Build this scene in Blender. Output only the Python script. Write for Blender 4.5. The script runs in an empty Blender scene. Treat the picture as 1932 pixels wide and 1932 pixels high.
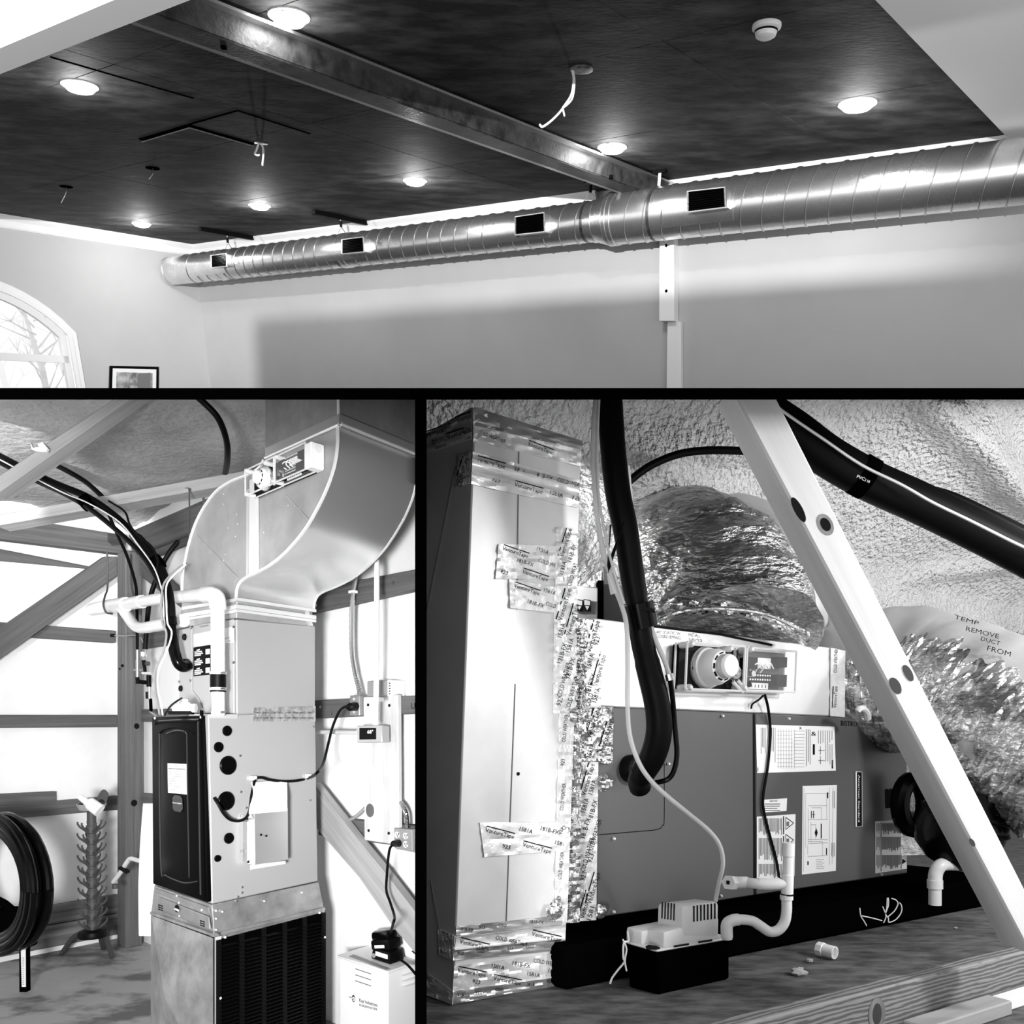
import bpy, bmesh, math, random
from mathutils import Vector as V, Matrix, noise as mnoise

C = bpy.context.scene.collection
R = random.Random(7)
# ---------------------------------------------------------------- camera, world, key light, exposure
F, PX, PY = 1500.0, 966.0, 1390.0          # focal length and principal point in pixels of a 1932 frame
sc = bpy.context.scene
cam = bpy.data.cameras.new('camera'); cam_o = bpy.data.objects.new('camera', cam); C.objects.link(cam_o)
cam.sensor_fit = 'HORIZONTAL'; cam.sensor_width = 36.0; cam.lens = 36.0 * F / 1932.0
cam.shift_y = (PY - 966.0) / 1932.0; cam.clip_start = 0.05; cam.clip_end = 200
cam_o.rotation_euler = (math.pi / 2, 0, 0)
sc.camera = cam_o
w = bpy.data.worlds.new('world'); sc.world = w; w.use_nodes = True
w.node_tree.nodes['Background'].inputs[0].default_value = (1, 1, 1, 1)
w.node_tree.nodes['Background'].inputs[1].default_value = 0.9
sc.view_settings.view_transform = 'Standard'; sc.view_settings.look = 'None'
sc.view_settings.gamma = 1.0; sc.view_settings.use_curve_mapping = False
sc.view_settings.exposure = 0.2
sc.cycles.use_denoising = True
sc.cycles.max_bounces = 6
sc.cycles.diffuse_bounces = 3

def lamp(name, kind, loc, energy, target=None, size=0.3, angle=None, blend=0.4, spread=None):
    l = bpy.data.lights.new(name, kind); l.energy = energy
    o = bpy.data.objects.new(name, l); C.objects.link(o); o.location = loc
    if kind == 'AREA':
        l.size = size
        if spread: l.spread = spread
    elif kind in ('POINT', 'SPOT'): l.shadow_soft_size = size
    if kind == 'SPOT': l.spot_size = angle; l.spot_blend = blend
    if target is not None:
        o.rotation_euler = (V(target) - V(loc)).to_track_quat('-Z', 'Y').to_euler()
    return o

# spot added behind the viewer stands in for window light on the dining wall, work lamps in the two mechanical rooms
SPOTP = (-1.6, -2.8, -0.25)
lamp('dining_wall_spot', 'SPOT', SPOTP, 4300, (-0.75, 7.1, 4.6), size=0.018, angle=math.radians(56), blend=0.6)
lamp('barn_work_light', 'AREA', (-0.55, -0.7, -0.28), 54, (-1.75, 4.6, -0.15), size=0.5, spread=math.radians(64))
lamp('barn_lamp', 'POINT', (-2.9, 3.2, 1.05), 12, size=0.10)
lamp('attic_work_light', 'AREA', (1.75, 0.8, 0.55), 22, (0.95, 2.8, 0.3), size=0.2)
lamp('attic_lamp', 'POINT', (2.5, 2.0, 0.9), 42, size=0.06)

lamp('foam_fill', 'POINT', (0.03, 2.8, 0.62), 22, size=0.04)  # fill light added out of sight behind the trunk to brighten the foam

# ---------------------------------------------------------------- geometry helpers
def ray(u, v): return V(((u - PX) / F, 1.0, (PY - v) / F))
ZUP = V((0, 0, 1))

class Pl:
    """a plane; n points towards the viewer"""
    def __init__(s, p, n):
        s.p = V(p); s.n = V(n).normalized()
        if s.n.dot(s.p) > 0: s.n = -s.n
    def hit(s, u, v):
        r = ray(u, v); return r * (s.p.dot(s.n) / r.dot(s.n))
    def off(s, d): return Pl(s.p + s.n * d, s.n)

def face_plane(p, a, b): return Pl(p, V(a).cross(V(b)))
def px_size(p, px): return px * p.y / F

class MB:
    def __init__(s): s.v = []; s.f = []; s.uv = {}
    def add(s, vs, fs):
        k = len(s.v); s.v += [V(x) for x in vs]; s.f += [tuple(i + k for i in f) for f in fs]; return s
    def hexa(s, p):          # 8 points: bottom loop, top loop
        return s.add(p, [(0, 3, 2, 1), (4, 5, 6, 7), (0, 1, 5, 4), (1, 2, 6, 5), (2, 3, 7, 6), (3, 0, 4, 7)])
    def box(s, o, a, b, c):  # corner and three edge vectors
        o, a, b, c = V(o), V(a), V(b), V(c)
        return s.hexa([o, o + a, o + a + b, o + b, o + c, o + a + c, o + a + b + c, o + b + c])
    def cbox(s, m, a, b, c): # centre and three full edge vectors
        a, b, c = V(a), V(b), V(c); return s.box(V(m) - a / 2 - b / 2 - c / 2, a, b, c)
    def prism(s, pts, ext):
        n = len(pts); ext = V(ext)
        vs = [V(p) for p in pts] + [V(p) + ext for p in pts]
        return s.add(vs, [tuple(range(n))[::-1], tuple(range(n, 2 * n))] + [(i, (i + 1) % n, n + (i + 1) % n, n + i) for i in range(n)])
    def slab(s, pl, pts, front=0.01, th=0.01):   # outline in pixels on the plane, front face 'front' proud, 'th' thick
        q = pl.off(front); return s.prism([q.hit(*p) for p in pts], -q.n * th)
    def tube(s, pts, r, n=10, caps=True, up=None):
        pts = [V(p) for p in pts]; m = len(pts); rr = r if isinstance(r, (list, tuple)) else [r] * m
        k = len(s.v); prev = None
        for i in range(m):
            t = (pts[min(i + 1, m - 1)] - pts[max(i - 1, 0)])
            if t.length < 1e-9: t = V((0, 0, 1))
            t.normalize()
            if prev is None:
                a = t.cross(up if up else (V((0, 0, 1)) if abs(t.z) < 0.9 else V((1, 0, 0))))
            else: a = prev - t * prev.dot(t)
            if a.length < 1e-6: a = t.orthogonal()
            a.normalize(); prev = a; b = t.cross(a)
            for j in range(n):
                g = 2 * math.pi * j / n
                s.v.append(pts[i] + (a * math.cos(g) + b * math.sin(g)) * rr[i])
        for i in range(m - 1):
            for j in range(n):
                j2 = (j + 1) % n
                s.f.append((k + i * n + j, k + i * n + j2, k + (i + 1) * n + j2, k + (i + 1) * n + j))
        if caps:
            s.f.append(tuple(k + j for j in range(n))[::-1]); s.f.append(tuple(k + (m - 1) * n + j for j in range(n)))
        return s
    def ribbon(s, pts, a, w, t):      # flat band swept along pts: a = width direction
        a = V(a).normalized(); m = len(pts); k = len(s.v)
        for i in range(m):
            d = (V(pts[min(i + 1, m - 1)]) - V(pts[max(i - 1, 0)])).normalized(); nn = d.cross(a).normalized()
            for x, y in ((-1, -1), (1, -1), (1, 1), (-1, 1)): s.v.append(V(pts[i]) + a * (w / 2 * x) + nn * (t / 2 * y))
        for i in range(m - 1):
            for j in range(4):
                j2 = (j + 1) % 4; s.f.append((k + i * 4 + j, k + i * 4 + j2, k + i * 4 + 4 + j2, k + i * 4 + 4 + j))
        s.f.append((k + 3, k + 2, k + 1, k)); e = k + (m - 1) * 4; s.f.append((e, e + 1, e + 2, e + 3))
        return s
    def disc(s, p, n, r, h, seg=20, r2=None):
        n = V(n).normalized(); return s.tube([V(p), V(p) + n * h], [r, r if r2 is None else r2], seg)
    def lathe(s, o, ax, prof, seg=20):  # prof: (radius, along)
        ax = V(ax).normalized(); return s.tube([V(o) + ax * h for _, h in prof], [max(q, 1e-4) for q, _ in prof], seg)
    def grid(s, fn, nu, nv):
        k = len(s.v)
        for i in range(nu + 1):
            for j in range(nv + 1): s.v.append(V(fn(i / nu, j / nv)))
        for i in range(nu):
            for j in range(nv):
                a = k + i * (nv + 1) + j; s.f.append((a, a + nv + 1, a + nv + 2, a + 1))
        return s
    def shell(s, fn, nu, nv, ext):      # grid with thickness
        a = MB().grid(fn, nu, nv); n = len(a.v); ext = V(ext)
        vs = a.v + [p + ext for p in a.v]; fs = list(a.f) + [tuple(i + n for i in f[::-1]) for f in a.f]
        w_ = nv + 1; rim = [i * w_ for i in range(nu + 1)] + [nu * w_ + j for j in range(1, nv + 1)] + [i * w_ + nv for i in range(nu - 1, -1, -1)] + [j for j in range(nv - 1, 0, -1)]
        for i in range(len(rim)):
            p, q = rim[i], rim[(i + 1) % len(rim)]; fs.append((p, q, q + n, p + n))
        return s.add(vs, fs)

def smooth_path(pts, n=6):
    pts = [V(p) for p in pts]
    if len(pts) < 3: return pts
    out = []; q = [pts[0] * 2 - pts[1]] + pts + [pts[-1] * 2 - pts[-2]]
    for i in range(1, len(q) - 2):
        p0, p1, p2, p3 = q[i - 1], q[i], q[i + 1], q[i + 2]
        for k in range(n):
            t = k / n
            out.append(0.5 * ((2 * p1) + (p2 - p0) * t + (2 * p0 - 5 * p1 + 4 * p2 - p3) * t * t + (3 * p1 - p0 - 3 * p2 + p3) * t ** 3))
    out.append(pts[-1]); return out

def at_y(u, v, y): return ray(u, v) * y
def wpath(pts, n=6): return smooth_path([at_y(*p) for p in pts], n)     # (u, v, depth)
def ppath(pl, pts, n=6): return smooth_path([pl.off(p[2] if len(p) > 2 else 0).hit(p[0], p[1]) for p in pts], n)

# ---------------------------------------------------------------- text
_T = {}
def text_geo(s):
    if s not in _T:
        cu = bpy.data.curves.new('t', 'FONT'); cu.body = s; cu.resolution_u = 2
        o = bpy.data.objects.new('t', cu); me = o.to_mesh()
        vs = [(v.co.x, v.co.y) for v in me.vertices]; fs = [tuple(p.vertices) for p in me.polygons]
        o.to_mesh_clear(); bpy.data.objects.remove(o); bpy.data.curves.remove(cu)
        xs = [a for a, _ in vs] or [0, 1]; x0 = min(xs); x1 = max(xs) or 1
        _T[s] = ([((a - x0) / max(x1 - x0, 1e-6), b / 0.70) for a, b in vs], fs)
    return _T[s]
def text_at(mb, s, o, ex, ey, nn=None):   # text filling the box o..o+ex, cap height ey
    vs, fs = text_geo(s); o, ex, ey = V(o), V(ex), V(ey)
    return mb.add([o + ex * a + ey * b for a, b in vs], fs)
def ptext(mb, pl, s, p0, p1, hpx, front=0.0008):
    q = pl.off(front); a, b = q.hit(*p0), q.hit(*p1); x = b - a
    y = q.n.cross(x).normalized() * px_size(a, hpx); return text_at(mb, s, a, x, y)

# ---------------------------------------------------------------- objects
ROOM = []           # clip planes of the chamber being built: (point, normal); keep the negative side
def new_mesh(name, mb, mt, bevel=0.0, origin=V((0, 0, 0)), uv=None, ang=35, clip=True, seg=1):
    bm = bmesh.new(); vs = [bm.verts.new(p) for p in mb.v]
    for f in mb.f:
        try: bm.faces.new([vs[i] for i in f])
        except ValueError: pass
    bmesh.ops.recalc_face_normals(bm, faces=bm.faces[:])
    if bevel:
        es = [e for e in bm.edges if len(e.link_faces) == 2 and e.calc_face_angle(0) > 0.6]
        if es: bmesh.ops.bevel(bm, geom=es, offset=bevel, segments=seg, affect='EDGES', profile=0.5, clamp_overlap=True)
    if clip:
        for p, n in ROOM:
            if any((v.co - p).dot(n) > 1e-5 for v in bm.verts):
                r = bmesh.ops.bisect_plane(bm, geom=bm.verts[:] + bm.edges[:] + bm.faces[:], plane_co=p, plane_no=n, clear_outer=True)
                es = [e for e in r['geom_cut'] if isinstance(e, bmesh.types.BMEdge)]
                if es:
                    try: bmesh.ops.holes_fill(bm, edges=es, sides=0)
                    except Exception: pass
    if uv:
        L = bm.loops.layers.uv.new('grain'); a, b, c = uv
        for f in bm.faces:
            for l in f.loops:
                p = l.vert.co - origin; l[L].uv = (p.dot(a), p.dot(b) + 0.73 * p.dot(c))
    for v in bm.verts: v.co -= origin
    me = bpy.data.meshes.new(name); bm.to_mesh(me); bm.free()
    me.polygons.foreach_set('use_smooth', [True] * len(me.polygons)); me.set_sharp_from_angle(angle=math.radians(ang))
    me.materials.append(MAT[mt] if isinstance(mt, str) else mt)
    return me
def obj(name, mb, mt, parent=None, label=None, stuff=False, origin=None, **k):
    if parent is not None: o0 = WORLD_LOC[parent.name]
    else: o0 = V(origin) if origin is not None else V((0, 0, 0))
    o = bpy.data.objects.new(name, new_mesh(name, mb, mt, origin=o0, **k)); C.objects.link(o)
    WORLD_LOC[o.name] = o0
    if parent is not None: o.parent = parent
    else: o.location = o0
    if label: o['label'] = label
    if stuff: o['kind'] = 'stuff'
    return o
WORLD_LOC = {}
def thing(name, label, cat, loc, group=None):
    o = bpy.data.objects.new(name, None); C.objects.link(o); o.location = loc; o.empty_display_size = 0.05
    WORLD_LOC[o.name] = V(loc); o['label'] = label; o['category'] = cat
    if group: o['group'] = group
    return o
def solo(name, label, cat, mb, mt, group=None, **k):
    c = sum((v for v in mb.v), V((0, 0, 0))) / len(mb.v); z = min(v.z for v in mb.v)
    o = obj(name, mb, mt, origin=V((c.x, c.y, z)), **k); o['label'] = label; o['category'] = cat
    if group: o['group'] = group
    return o
def struct(name, mb, mt, parent=None, **k):
    o = obj(name, mb, mt, parent, **k)
    if parent is None: o['kind'] = 'structure'
    return o
def dup(o, parent, delta):      # copy of a part with shared mesh, moved by delta
    c = o.copy(); C.objects.link(c); c.parent = parent; c.location = V(o.location) + V(delta); WORLD_LOC[c.name] = WORLD_LOC[o.name]; return c

# ---------------------------------------------------------------- materials
MAT = {}
def mat(name, c, rough=0.6, metal=0.0, c2=None, ns=3.0, stretch=(1, 1, 1), detail=4, ramp=(0.35, 0.65), bump=0.0, bs=40.0, bd=0.01, spec=0.5, uv=False, emit=0.0, rvar=0.0, wave=None, coord='Object', alpha=1.0, trans=0.0, aniso=0.0):
    m = bpy.data.materials.new(name); m.use_nodes = True; N = m.node_tree.nodes; K = m.node_tree.links; b = N['Principled BSDF']
    g = lambda x: (x, x, x, 1)
    b.inputs['Base Color'].default_value = g(c); b.inputs['Roughness'].default_value = rough; b.inputs['Metallic'].default_value = metal
    b.inputs['Specular IOR Level'].default_value = spec
    if alpha < 1: b.inputs['Alpha'].default_value = alpha
    if trans: b.inputs['Transmission Weight'].default_value = trans
    if emit: b.inputs['Emission Color'].default_value = g(1); b.inputs['Emission Strength'].default_value = emit
    tc = N.new('ShaderNodeTexCoord'); mp = N.new('ShaderNodeMapping'); mp.inputs['Scale'].default_value = stretch
    K.new(tc.outputs['UV' if uv else coord], mp.inputs['Vector'])
    fac = None
    if c2 is not None or rvar:
        if wave:
            t = N.new('ShaderNodeTexWave'); t.wave_type = 'BANDS'; t.bands_direction = 'Y'; t.inputs['Scale'].default_value = ns; t.inputs['Distortion'].default_value = wave[0]
            t.inputs['Detail'].default_value = detail; t.inputs['Detail Scale'].default_value = wave[1]; t.inputs['Detail Roughness'].default_value = 0.6
            out = t.outputs['Fac']
        else:
            t = N.new('ShaderNodeTexNoise'); t.inputs['Scale'].default_value = ns; t.inputs['Detail'].default_value = detail; t.inputs['Roughness'].default_value = 0.6
            out = t.outputs['Fac']
        K.new(mp.outputs[0], t.inputs['Vector'])
        rp = N.new('ShaderNodeValToRGB'); rp.color_ramp.elements[0].position = ramp[0]; rp.color_ramp.elements[1].position = ramp[1]
        rp.color_ramp.elements[0].color = g(c); rp.color_ramp.elements[1].color = g(c if c2 is None else c2)
        K.new(out, rp.inputs['Fac'])
        if c2 is not None: K.new(rp.outputs[0], b.inputs['Base Color'])
        if rvar:
            mr = N.new('ShaderNodeMapRange'); mr.inputs['To Min'].default_value = max(0.03, rough - rvar); mr.inputs['To Max'].default_value = rough + rvar
            K.new(out, mr.inputs['Value']); K.new(mr.outputs[0], b.inputs['Roughness'])
    if bump:
        t2 = N.new('ShaderNodeTexNoise'); t2.inputs['Scale'].default_value = bs; t2.inputs['Detail'].default_value = 3
        K.new(mp.outputs[0], t2.inputs['Vector'])
        bp = N.new('ShaderNodeBump'); bp.inputs['Strength'].default_value = bump; bp.inputs['Distance'].default_value = bd
        K.new(t2.outputs['Fac'], bp.inputs['Height']); K.new(bp.outputs[0], b.inputs['Normal'])
    MAT[name] = m; return m

mat('black_board', 0.0003, 0.95, spec=0.0)
mat('ink', 0.006, 0.8, spec=0.1)
mat('black_rubber', 0.003, 0.45, spec=0.10)
mat('black_matte', 0.0012, 0.9, spec=0.0)
mat('black_gloss', 0.002, 0.2, spec=0.12)
mat('white_paint', 0.86, 0.5)
mat('white_plastic', 0.88, 0.35)
mat('pvc', 0.85, 0.3, bump=0.15, bs=30, bd=0.004)
mat('paper', 0.82, 0.7)
mat('grey_print', 0.16, 0.8)
mat('galvanised', 0.72, 0.3, 0.95, c2=0.52, ns=9, rvar=0.08, bump=0.12, bs=6, bd=0.02)
mat('bright_metal', 0.86, 0.35, 0.45)
mat('steel', 0.55, 0.35, 1.0)
mat('lens', 1.0, 0.4, emit=40.0)
# ================================================================ black wedges added along the view rays, standing for the border between chambers
def edge_ray(u, v): return ray(u, v)
mb = MB()
ya, yb = 1.35, 11.5
ps = []
for y in (ya, yb):
    ps += [at_y(-160, 755 - 1, y), at_y(2100, 755 - 1, y), at_y(2100, 732, y), at_y(-160, 732, y)]
mb.hexa([ps[0], ps[1], ps[5], ps[4], ps[3], ps[2], ps[6], ps[7]])
struct('border_slab', mb, 'black_board', clip=False)
mb = MB(); ps = []
for y in (1.0, 7.0):
    ps += [at_y(783, 2300, y), at_y(805, 2300, y), at_y(805, 754, y), at_y(783, 754, y)]
mb.hexa([ps[0], ps[1], ps[5], ps[4], ps[3], ps[2], ps[6], ps[7]])
struct('border_wall', mb, 'black_board', clip=False)
O = V((0, 0, 0))
def below(v): return (O, V((1, 0, 0)).cross(ray(966, v)) * (-1 if V((1, 0, 0)).cross(ray(966, v)).z > 0 else 1))   # clears what lies under image row v
def above(v): p, n = below(v); return (O, -n)
def leftof(u):
    n = ray(u, 1390).cross(ZUP); n = n if n.x < 0 else -n; return (O, n)
def rightof(u): p, n = leftof(u); return (O, -n)

# ================================================================ ROOM 1: dining room with a spiral duct under a black ceiling
ROOM[:] = [below(732)]
D1, D2 = ray(-1450, 705).normalized(), ray(2410, 790).normalized()
N1 = D2.cross(D1).normalized(); N1 = N1 if N1.z > 0 else -N1          # room up
CEIL = Pl(N1 * 1.6, N1)
CR = CEIL.hit(366, 463)                                                # far corner at the ceiling
BW = Pl(CR, D1.cross(N1)); LW = Pl(CR, D2.cross(N1))
def P1(a, b, c): return CR - D1 * a - D2 * b - N1 * c                  # along the back wall, out along the side wall, down

mat('wall_grey', 0.50, 0.75, c2=0.475, ns=2.0, bump=0.05, bs=120, bd=0.002)
mat('white_trim', 0.83, 0.5)
mat('soffit_white', 0.8, 0.7)
mat('ceiling_black', 0.018, 0.75, spec=0.2, c2=0.11, ns=3.2, stretch=(1, 2.2, 1), detail=8, ramp=(0.42, 0.78), bump=0.25, bs=22, bd=0.01, rvar=0.12)
mat('beam_steel', 0.010, 0.36, 0.0, spec=0.35, c2=0.05, ns=14, stretch=(1, 1, 1), detail=6, ramp=(0.35, 0.7), bump=0.3, bs=60, bd=0.004)
mat('duct_metal', 0.86, 0.28, 0.93, c2=0.7, ns=7, detail=5, rvar=0.06)
mat('duct_seam', 0.45, 0.3, 0.9)
mat('glass', 1.0, 0.02, trans=1.0, alpha=0.25)
mat('picture', 0.5, 0.6, c2=0.12, ns=12, detail=6, ramp=(0.35, 0.6))

# ceiling with recessed joints as separate boards
mb = MB(); mb.box(P1(-0.6, -0.6, -0.08), -D1 * 10.8, -D2 * 8.2, N1 * 0.04); ceil = struct('ceiling', mb, 'ceiling_black')
def board(a0, a1, b0, b1): obj('ceiling_panel', MB().box(P1(a0, b0, 0), -D1 * (a1 - a0), -D2 * (b1 - b0), N1 * 0.04), 'ceiling_black', ceil, bevel=0.002)
g = 0.0015
for a0, a1 in ((-0.1, 2.44), (2.44, 4.88), (4.88, 7.32), (7.32, 10.0)):
    for b0, b1 in ((-0.1, 1.22), (1.22, 2.44), (2.44, 3.66), (3.66, 4.88), (4.88, 6.1), (6.1, 7.3)): board(a0 + g, a1 - g, b0 + g, b1 - g)
# back wall, side wall with arched window
mb = MB(); mb.box(P1(-0.3, 0, -0.04), -D1 * 10.2, D2 * 0.12, -N1 * 4.0); struct('wall_back', mb, 'wall_grey')
# window outline on the side wall, from its visible jamb and arch
jb = LW.hit(138, 700); jb_b = (CR - jb).dot(D2)
ap = LW.hit(23, 541)
def lw(b, c): return CR - D2 * b - N1 * c
def bc(u, v):
    q = LW.hit(u, v) - CR; c_ = -(q.dot(N1)); return (-(q + N1 * c_).dot(D2), c_)
b0, c0 = bc(142, 628); b1, c1 = bc(23, 541); bj, cj = bc(137, 731)
# circle through spring (b0,c0) and (b1,c1): arch of a window about 1.9 m wide
Wd = 2.0; bm_ = b0 + Wd / 2
cx = bm_; rr_ = None
k_ = ((b0 - bm_) ** 2 - (b1 - bm_) ** 2 + c0 ** 2 - c1 ** 2) / (2 * (c0 - c1)); rr_ = math.hypot(b0 - bm_, c0 - k_)
arch = []
a_s = math.atan2(c0 - k_, b0 - bm_); a_e = math.atan2(c0 - k_, (b0 + Wd) - bm_)
def arch_pts(inset, n=18):
    out = []; r_ = rr_ - inset; hb = Wd / 2 - inset
    for i in range(n + 1):
        x = -hb + 2 * hb * i / n; out.append((bm_ + x, k_ - math.sqrt(max(r_ * r_ - x * x, 0))))
    return out
CB = 3.6
A0 = arch_pts(0)
mb = MB()
outer = [(-0.1, -0.04), (7.4, -0.04), (7.4, CB), (b0 + Wd, CB)] + A0[::-1] + [(b0, CB), (-0.1, CB)]
# wall strips around the opening, built column by column
def col(bA, bB, cA, cB):
    mb.hexa([lw(bA, cB[0]), lw(bB, cB[1]), lw(bB, cB[1]) + D1 * 0.16, lw(bA, cB[0]) + D1 * 0.16, lw(bA, cA), lw(bB, cA), lw(bB, cA) + D1 * 0.16, lw(bA, cA) + D1 * 0.16])
col(-0.1, b0, -0.04, (CB, CB)); col(b0 + Wd, 7.4, -0.04, (CB, CB))
for p, q in zip(A0[:-1], A0[1:]): col(p[0], q[0], -0.04, (p[1], q[1]))
struct('wall_side', mb, 'wall_grey')
# window casing, frame, panes, transom bars
win = struct('window_1', MB().prism([lw(b, c) + D1 * 0.09 for b, c in arch_pts(0.12)] + [lw(b0 + Wd - 0.12, CB) + D1 * 0.09, lw(b0 + 0.12, CB) + D1 * 0.09], D1 * 0.006), 'glass')
def band(i0, i1, d0, d1):
    m = MB(); Ao, Ai = arch_pts(i0), arch_pts(i1)
    o_ = [(b0 + i0, CB)] + Ao + [(b0 + Wd - i0, CB)]; i_ = [(b0 + i1, CB)] + Ai + [(b0 + Wd - i1, CB)]
    for j in range(len(o_) - 1):
        q = [lw(*o_[j]), lw(*o_[j + 1]), lw(*i_[j + 1]), lw(*i_[j])]
        m.hexa([x + D1 * d0 for x in q] + [x + D1 * d1 for x in q])
    return m
obj('casing', band(0.0, 0.09, -0.02, 0.0), 'white_trim', win); obj('casing_bead', band(0.05, 0.09, -0.03, -0.02), 'white_trim', win)
obj('sash', band(0.085, 0.15, 0.03, 0.08), 'white_trim', win)
bt, ct = bc(100, 676)
mb = MB().box(lw(b0 + 0.1, ct - 0.03) + D1 * 0.03, -D2 * (Wd - 0.2), D1 * 0.06, -N1 * 0.07); obj('transom', mb, 'white_trim', win)
# bare tree outside the window
mat('bark_pale', 0.8, 0.9)
tq = ray(72, 655) * (LW.hit(72, 655).y + 2.2); base = tq - N1 * 1.25
tr = thing('bare_tree', 'pale bare tree seen through the arched window', 'tree', base)
mb = MB().tube([base, base + N1 * 1.0, base + N1 * 1.7 - D2 * 0.1], [0.05, 0.04, 0.02], 8); obj('trunk', mb, 'bark_pale', tr)
for i in range(14):
    h = 0.6 + 0.08 * i; d = (-D2 * R.uniform(-1, 1) + D1 * R.uniform(-.5, .5) + N1 * R.uniform(.2, .9)).normalized()
    p = base + N1 * h; q = p + d * 0.4; m = MB().tube([p, p + d * 0.2, q], [0.014, 0.01, 0.004], 5)
    for _ in range(4):
        d2 = (d + V((R.uniform(-.8, .8), R.uniform(-.8, .8), R.uniform(-.3, .8)))).normalized(); m.tube([q, q + d2 * 0.18], [0.006, 0.002], 4)
    obj('branch', m, 'bark_pale', tr)
# crown moulding
def crown(o, along, L, out, name):
    h = 0.115; pr = [(0, 0), (0.055, 0), (0.055, 0.02), (0.03, 0.05), (0.022, 0.075), (0.022, 0.1), (0.012, h), (0, h)]
    struct(name, MB().prism([o + out * x - N1 * y for x, y in pr], along * L), 'white_trim', ang=20)
wn = BW.n; ln = LW.n
a_gap0 = -(BW.hit(1128, 371) - CR).dot(D1); a_gap1 = -(BW.hit(1246, 356) - CR).dot(D1)
crown(P1(-0.02, 0, 0), -D1, a_gap0 + 0.02, wn, 'trim_1')
crown(P1(a_gap1, 0, 0), -D1, 9.9 - a_gap1, wn, 'trim_2')
crown(P1(0, -0.02, 0), -D2, 7.4, ln, 'trim_3')
# header over the near side: white face, grey underside
HD = 0.26; HP = Pl(N1 * (1.6 - HD), N1)
def ab(q): # skew coordinates of a point on the ceiling grid
    d = q - CR; d = d - N1 * d.dot(N1); k11 = D1.dot(D2); x = -d.dot(D1); y = -d.dot(D2); den = 1 - k11 * k11
    return ((x - k11 * y) / den, (y - k11 * x) / den)
bf = (ab(HP.hit(22, 133))[1] + ab(HP.hit(290, 25))[1]) / 2; bn = (ab(HP.hit(22, 83))[1] + ab(HP.hit(155, 24))[1]) / 2
mb = MB().box(P1(-0.2, bf, HD), -D1 * 10, -D2 * (bn - bf), N1 * (HD + 0.5)); struct('beam_header', mb, 'soffit_white')
mb = MB().box(P1(-0.2, bn, -0.35), -D1 * 10, -D2 * 3.0, N1 * 0.1); struct('ceiling_entry', mb, 'soffit_white')
# white dropped soffit
SP = Pl(N1 * (1.6 - 0.05), N1); as_ = (ab(SP.hit(1668, 22))[0] + ab(SP.hit(1909, 265))[0]) / 2
mb = MB().box(P1(as_, 0.0, 0.05), -D1 * 3.0, -D2 * 6.5, N1 * 0.1); struct('soffit', mb, 'soffit_white')
# steel beam across the ceiling
BD = 0.13; BP = Pl(N1 * (1.6 - BD), N1)
aA = (ab(BP.hit(256, 46))[0] + ab(BP.hit(1175, 365))[0]) / 2
qa, qb = ab(BP.hit(256, 46)), ab(BP.hit(1120, 347)); rA = (qa[0] - qb[0]) / (qa[1] - qb[1])
aB = ab(BP.hit(420, 73))[0] - qa[0] - rA * (ab(BP.hit(420, 73))[1] - qa[1])
bm = thing('steel_beam', 'dark worn steel beam crossing the black ceiling above the duct', 'beam', P1(aA, 3, BD))
dirB = (-D1 * rA - D2).normalized(); oB = P1(qa[0] - rA * qa[1], 0.0, BD); LB = 7.2
obj('web', MB().box(oB + dirB * 0.0 + N1 * 0.006, dirB * LB, -D1 * aB, N1 * (BD - 0.006)), 'beam_steel', bm)
obj('flange', MB().box(oB - dirB * 0.0 + D1 * 0.012, dirB * LB, -D1 * 0.03, N1 * 0.012), 'steel', bm)
obj('flange', MB().box(oB - D1 * (aB) + N1 * (BD - 0.03), dirB * LB, -D1 * 0.05, N1 * 0.012), 'steel', bm)
obj('cover_plate', MB().box(oB - D1 * 0.02, dirB * LB, -D1 * (aB - 0.03), N1 * 0.008), 'beam_steel', bm)
for u, v in ((422, 87), (1153, 334)):
    q = BP.hit(u, v); obj('bolt', MB().disc(q + N1 * 0.01, -N1, 0.014, 0.02, 10), 'black_matte', bm)

# recessed lamps
def downlight(u, v, wpx, label):
    q = CEIL.hit(u, v); r = wpx / 2 * q.y / F
    t = thing('recessed_light', label, 'ceiling light', q, 'recessed lights in the black ceiling')
    obj('trim_ring', MB().lathe(q + N1 * 0.002, -N1, [(r * 0.7, 0.0), (r * 1.04, 0.0), (r * 1.02, 0.008), (r * 0.86, 0.014), (r * 0.84, 0.004)], 28), 'white_plastic', t)
    obj('lens', MB().lathe(q + N1 * 0.002, -N1, [(r * 0.86, 0.0), (r * 0.86, 0.016), (r * 0.7, 0.03), (r * 0.4, 0.036), (0.001, 0.038)], 28), 'lens', t)
    lamp('recessed_glow', 'POINT', q - N1 * 0.17, 8.0 * (q.y / 6.0) ** 1.0, size=0.006)
downlight(150, 160, 64, 'lit recessed light above the white header and beside the long ceiling joint')
downlight(545, 29, 76, 'largest lit recessed light, close past the near end of the steel beam')
downlight(267, 421, 34, 'smallest lit recessed light, close to the side wall crown')
downlight(490, 387, 40, 'lit recessed light between the two farthest duct hangers')
downlight(783, 340, 44, 'lit recessed light midway between hanger strap and steel beam')
downlight(1155, 277, 54, 'lit recessed light beside the far end of the steel beam')
downlight(1618, 195, 68, 'lit recessed light next to the white dropped soffit')
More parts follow.
